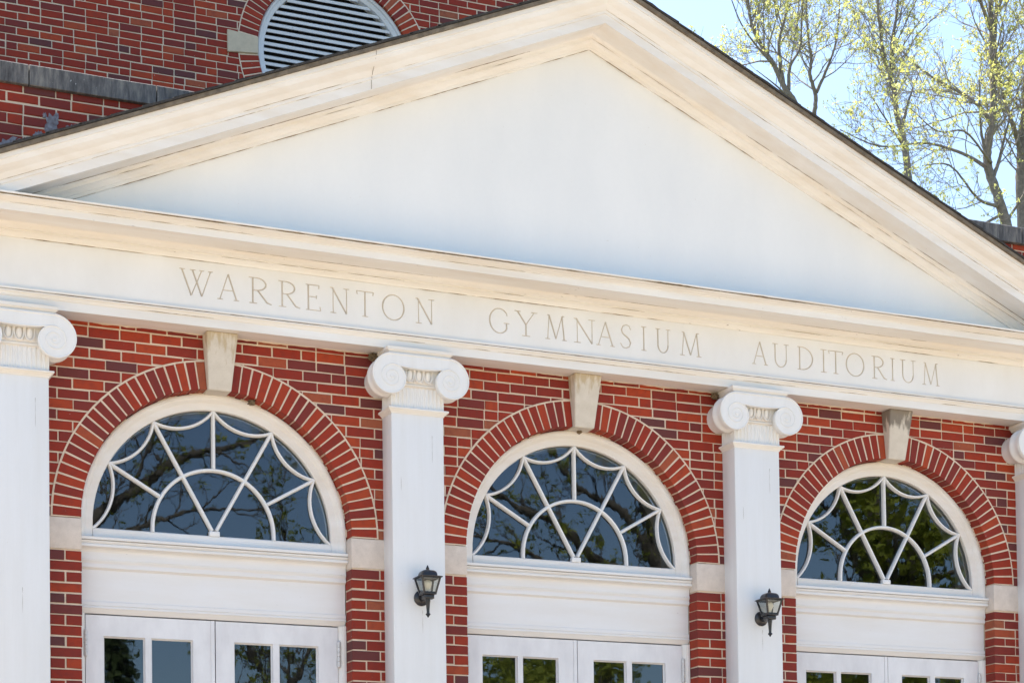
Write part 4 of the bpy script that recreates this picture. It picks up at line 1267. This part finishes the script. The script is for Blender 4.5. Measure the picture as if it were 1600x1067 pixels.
# trees across the street, seen mirrored in the door glass
G2 = 'trees across the street mirrored in the glass'
def hand_tree(label, limbs, seed, leafp, leafsize, lens=(2.2, 1.0, .42), space=(.40, .30, .24), top=.45):
    x, y, _ = limbs[0][0][0]
    return make_tree('street_tree', label, 'tree', (x, y, GZ), limbs, seed, M_BARKD, M_LEAF, G2, lens=lens, space=space, leafsize=leafsize, nleaf=6, leafprob=leafp, trunk_top=top, thick=1.4)
hand_tree('dark-trunked leafy tree mirrored in the right arched window',
          [([(26.0, -30, GZ), (26.1, -30, 4), (26.3, -30, 9), (26.2, -30, 15)], .5, .25),
           ([(26.1, -30, 4.5), (27.3, -30, 7), (28.0, -30, 9.5), (28.2, -30, 13)], .3, .1),
           ([(26.2, -30, 6), (25.2, -29.5, 6.8), (24.2, -29, 7.9), (23.0, -29, 8.2)], .12, .03),
           ([(26.2, -30, 5), (25.0, -29, 5.6), (23.9, -28.5, 6.6)], .10, .03),
           ([(26.9, -30, 6.2), (28.2, -29, 6.7), (29.4, -28.5, 7.5)], .12, .03),
           ([(26.1, -30, 4.8), (27.2, -28.8, 5.8), (28.6, -28.4, 6.4)], .10, .03),
           ([(26.2, -30, 5.6), (26.0, -28.8, 6.6), (25.4, -28.2, 7.6)], .10, .03),
           ([(26.3, -30, 7.4), (25.4, -30.5, 8.6), (24.6, -31, 9.6)], .12, .03),
           ([(26.2, -30, 3.8), (25.2, -28.5, 4.2), (24, -28, 4.8)], .10, .03)], 31, 1.0, .22, top=.3)
hand_tree('spreading tree with curving limbs mirrored in the middle arched window',
          [([(21.6, -31, GZ), (21.3, -31, 2), (20.6, -31, 5.2), (19.9, -31, 8), (19.4, -31, 12)], .40, .10),
           ([(20.7, -31, 5.0), (19.5, -30.9, 6.2), (18.3, -30.8, 6.6), (17.4, -30.8, 7.4), (16.3, -30.8, 7.7), (15.2, -30.8, 8.4)], .22, .04),
           ([(20.9, -31, 4.4), (19.0, -30.6, 5.5), (17.6, -30.4, 5.9), (15.9, -30.4, 6.7), (14.6, -30.4, 6.9)], .18, .03),
           ([(20.3, -31, 6.3), (19.2, -31, 7.9), (18.0, -31, 8.4), (17.2, -31, 9.3), (16.4, -31, 10.4)], .14, .03),
           ([(20.0, -31, 7.4), (20.5, -31, 8.5), (20.3, -31, 10)], .12, .03)], 32, .75, .11, top=.6)
hand_tree('sparse tree with a long slanting limb mirrored in the left arched window',
          [([(3.6, -30, GZ), (3.8, -30, 1), (4.2, -30, 4.6), (4.0, -30, 9), (4.2, -30, 12)], .32, .08),
           ([(4.2, -30, 4.8), (5.6, -30, 6.5), (6.6, -30, 7.3), (7.7, -30, 8.1), (9.0, -30, 8.5), (10.4, -30, 9.3)], .20, .03),
           ([(4.2, -30, 5.0), (5.9, -29.7, 6.0), (7.5, -29.4, 6.7), (9.4, -29.4, 6.9)], .10, .02),
           ([(6.4, -30, 7.2), (7.0, -30, 8.5), (7.9, -30, 9.6)], .08, .02)], 33, .6, .09, lens=(2.3, 1.1, .5), space=(.42, .30, .22), top=.5)
hand_tree('small upright tree mirrored low in the left arched window and doors',
          [([(9.9, -30, GZ), (9.9, -30, 1), (10.1, -30, 4), (9.9, -30, 7.2)], .16, .03),
           ([(10.0, -30, 2.4), (9.2, -30, 3.6), (8.8, -30, 5.6)], .08, .02),
           ([(10.0, -30, 2.8), (10.8, -30, 4.4), (11.1, -30, 6.4)], .08, .02),
           ([(10.0, -30, 1.8), (8.8, -29.6, 2.6), (7.8, -29.4, 3.2)], .07, .02),
           ([(10.0, -30, 2.0), (11.2, -29.6, 3.0), (12.6, -29.4, 3.9)], .07, .02)], 34, .75, .10, lens=(1.9, .9, .4), space=(.28, .24, .2), top=.3)
def round_tree(label, x, y, h, w, seed):
    R = random.Random(seed)
    t = thing('leafy_tree', label, 'tree', (x, y, GZ), G2)
    mb = MB(); mb.tube([(x, y, GZ), (x + .1, y, GZ + h * .5), (x, y, GZ + h * .9)], [.2, .14, .03], 8)
    for k in range(9):
        a = k * 2.4; z = GZ + h * (.3 + .06 * k)
        mb.tube([(x, y, z), (x + math.cos(a) * w * .35, y + math.sin(a) * w * .35, z + h * .12), (x + math.cos(a) * w * .75, y + math.sin(a) * w * .75, z + h * .2)], [.07, .045, .012], 5)
    mb.build('trunk', M_BARKD, t, fix=False)
    mb = MB()
    lobes = [Vector((R.uniform(-.6, .6) * w, R.uniform(-.6, .6) * w, h * R.uniform(.35, .88))) for _ in range(16)]
    for c in lobes:
        for i in range(95):
            d = Vector((R.gauss(0, 1), R.gauss(0, 1), R.gauss(0, 1))).normalized() * (w * .38 * R.uniform(.35, 1) ** .5)
            leaf_clump(R, mb, Vector((x, y, GZ)) + c + Vector((d.x, d.y, d.z * .75)), .17, 4)
    for f in range(len(mb.m)): mb.m[f] = 0
    mb.build('crown', M_LEAF, t, fix=False)
round_tree('round leafy tree mirrored in the left leaf of the middle doorway', 15.3, -29, 10.2, 2.3, 41)
round_tree('round leafy tree mirrored at the hinge side of the middle doorway', 20.6, -29.5, 10.0, 2.1, 42)
round_tree('bushy tree mirrored in the left leaf of the right doorway', 24.6, -29.5, 9.7, 2.2, 43)
round_tree('bushy tree mirrored in the right leaf of the right doorway', 27.9, -29.5, 9.7, 2.2, 44)
round_tree('low bushy tree mirrored in the right leaf of the left doorway', 9.0, -33, 8.2, 1.8, 45)
round_tree('narrow leafy tree mirrored in the right leaf of the middle doorway', 18.3, -30.5, 9.6, 1.6, 46)
# evergreen
t = thing('evergreen_tree', 'dark evergreen mirrored in the glass of the leftmost door', 'tree', (5.5, -30, GZ))
mb = MB(); mb.tube([(5.5, -30, GZ), (5.5, -30, GZ + 9.6)], [.2, .03], 8); mb.build('trunk', M_BARKD, t, fix=False)
mb = MB(); R = random.Random(5)
for i in range(3400):
    h = R.random() ** .8; rr = (1 - h) ** .7 * 2.2 + .1; a = R.uniform(0, 2 * PI); q = rr * R.uniform(.3, 1) ** .5
    leaf_clump(R, mb, Vector((5.5 + q * math.cos(a), -30 + q * math.sin(a), GZ + .9 + h * 8.8)), .2, 3)
for f in range(len(mb.m)): mb.m[f] = 0
mb.build('crown', M_FIR, t, fix=False)
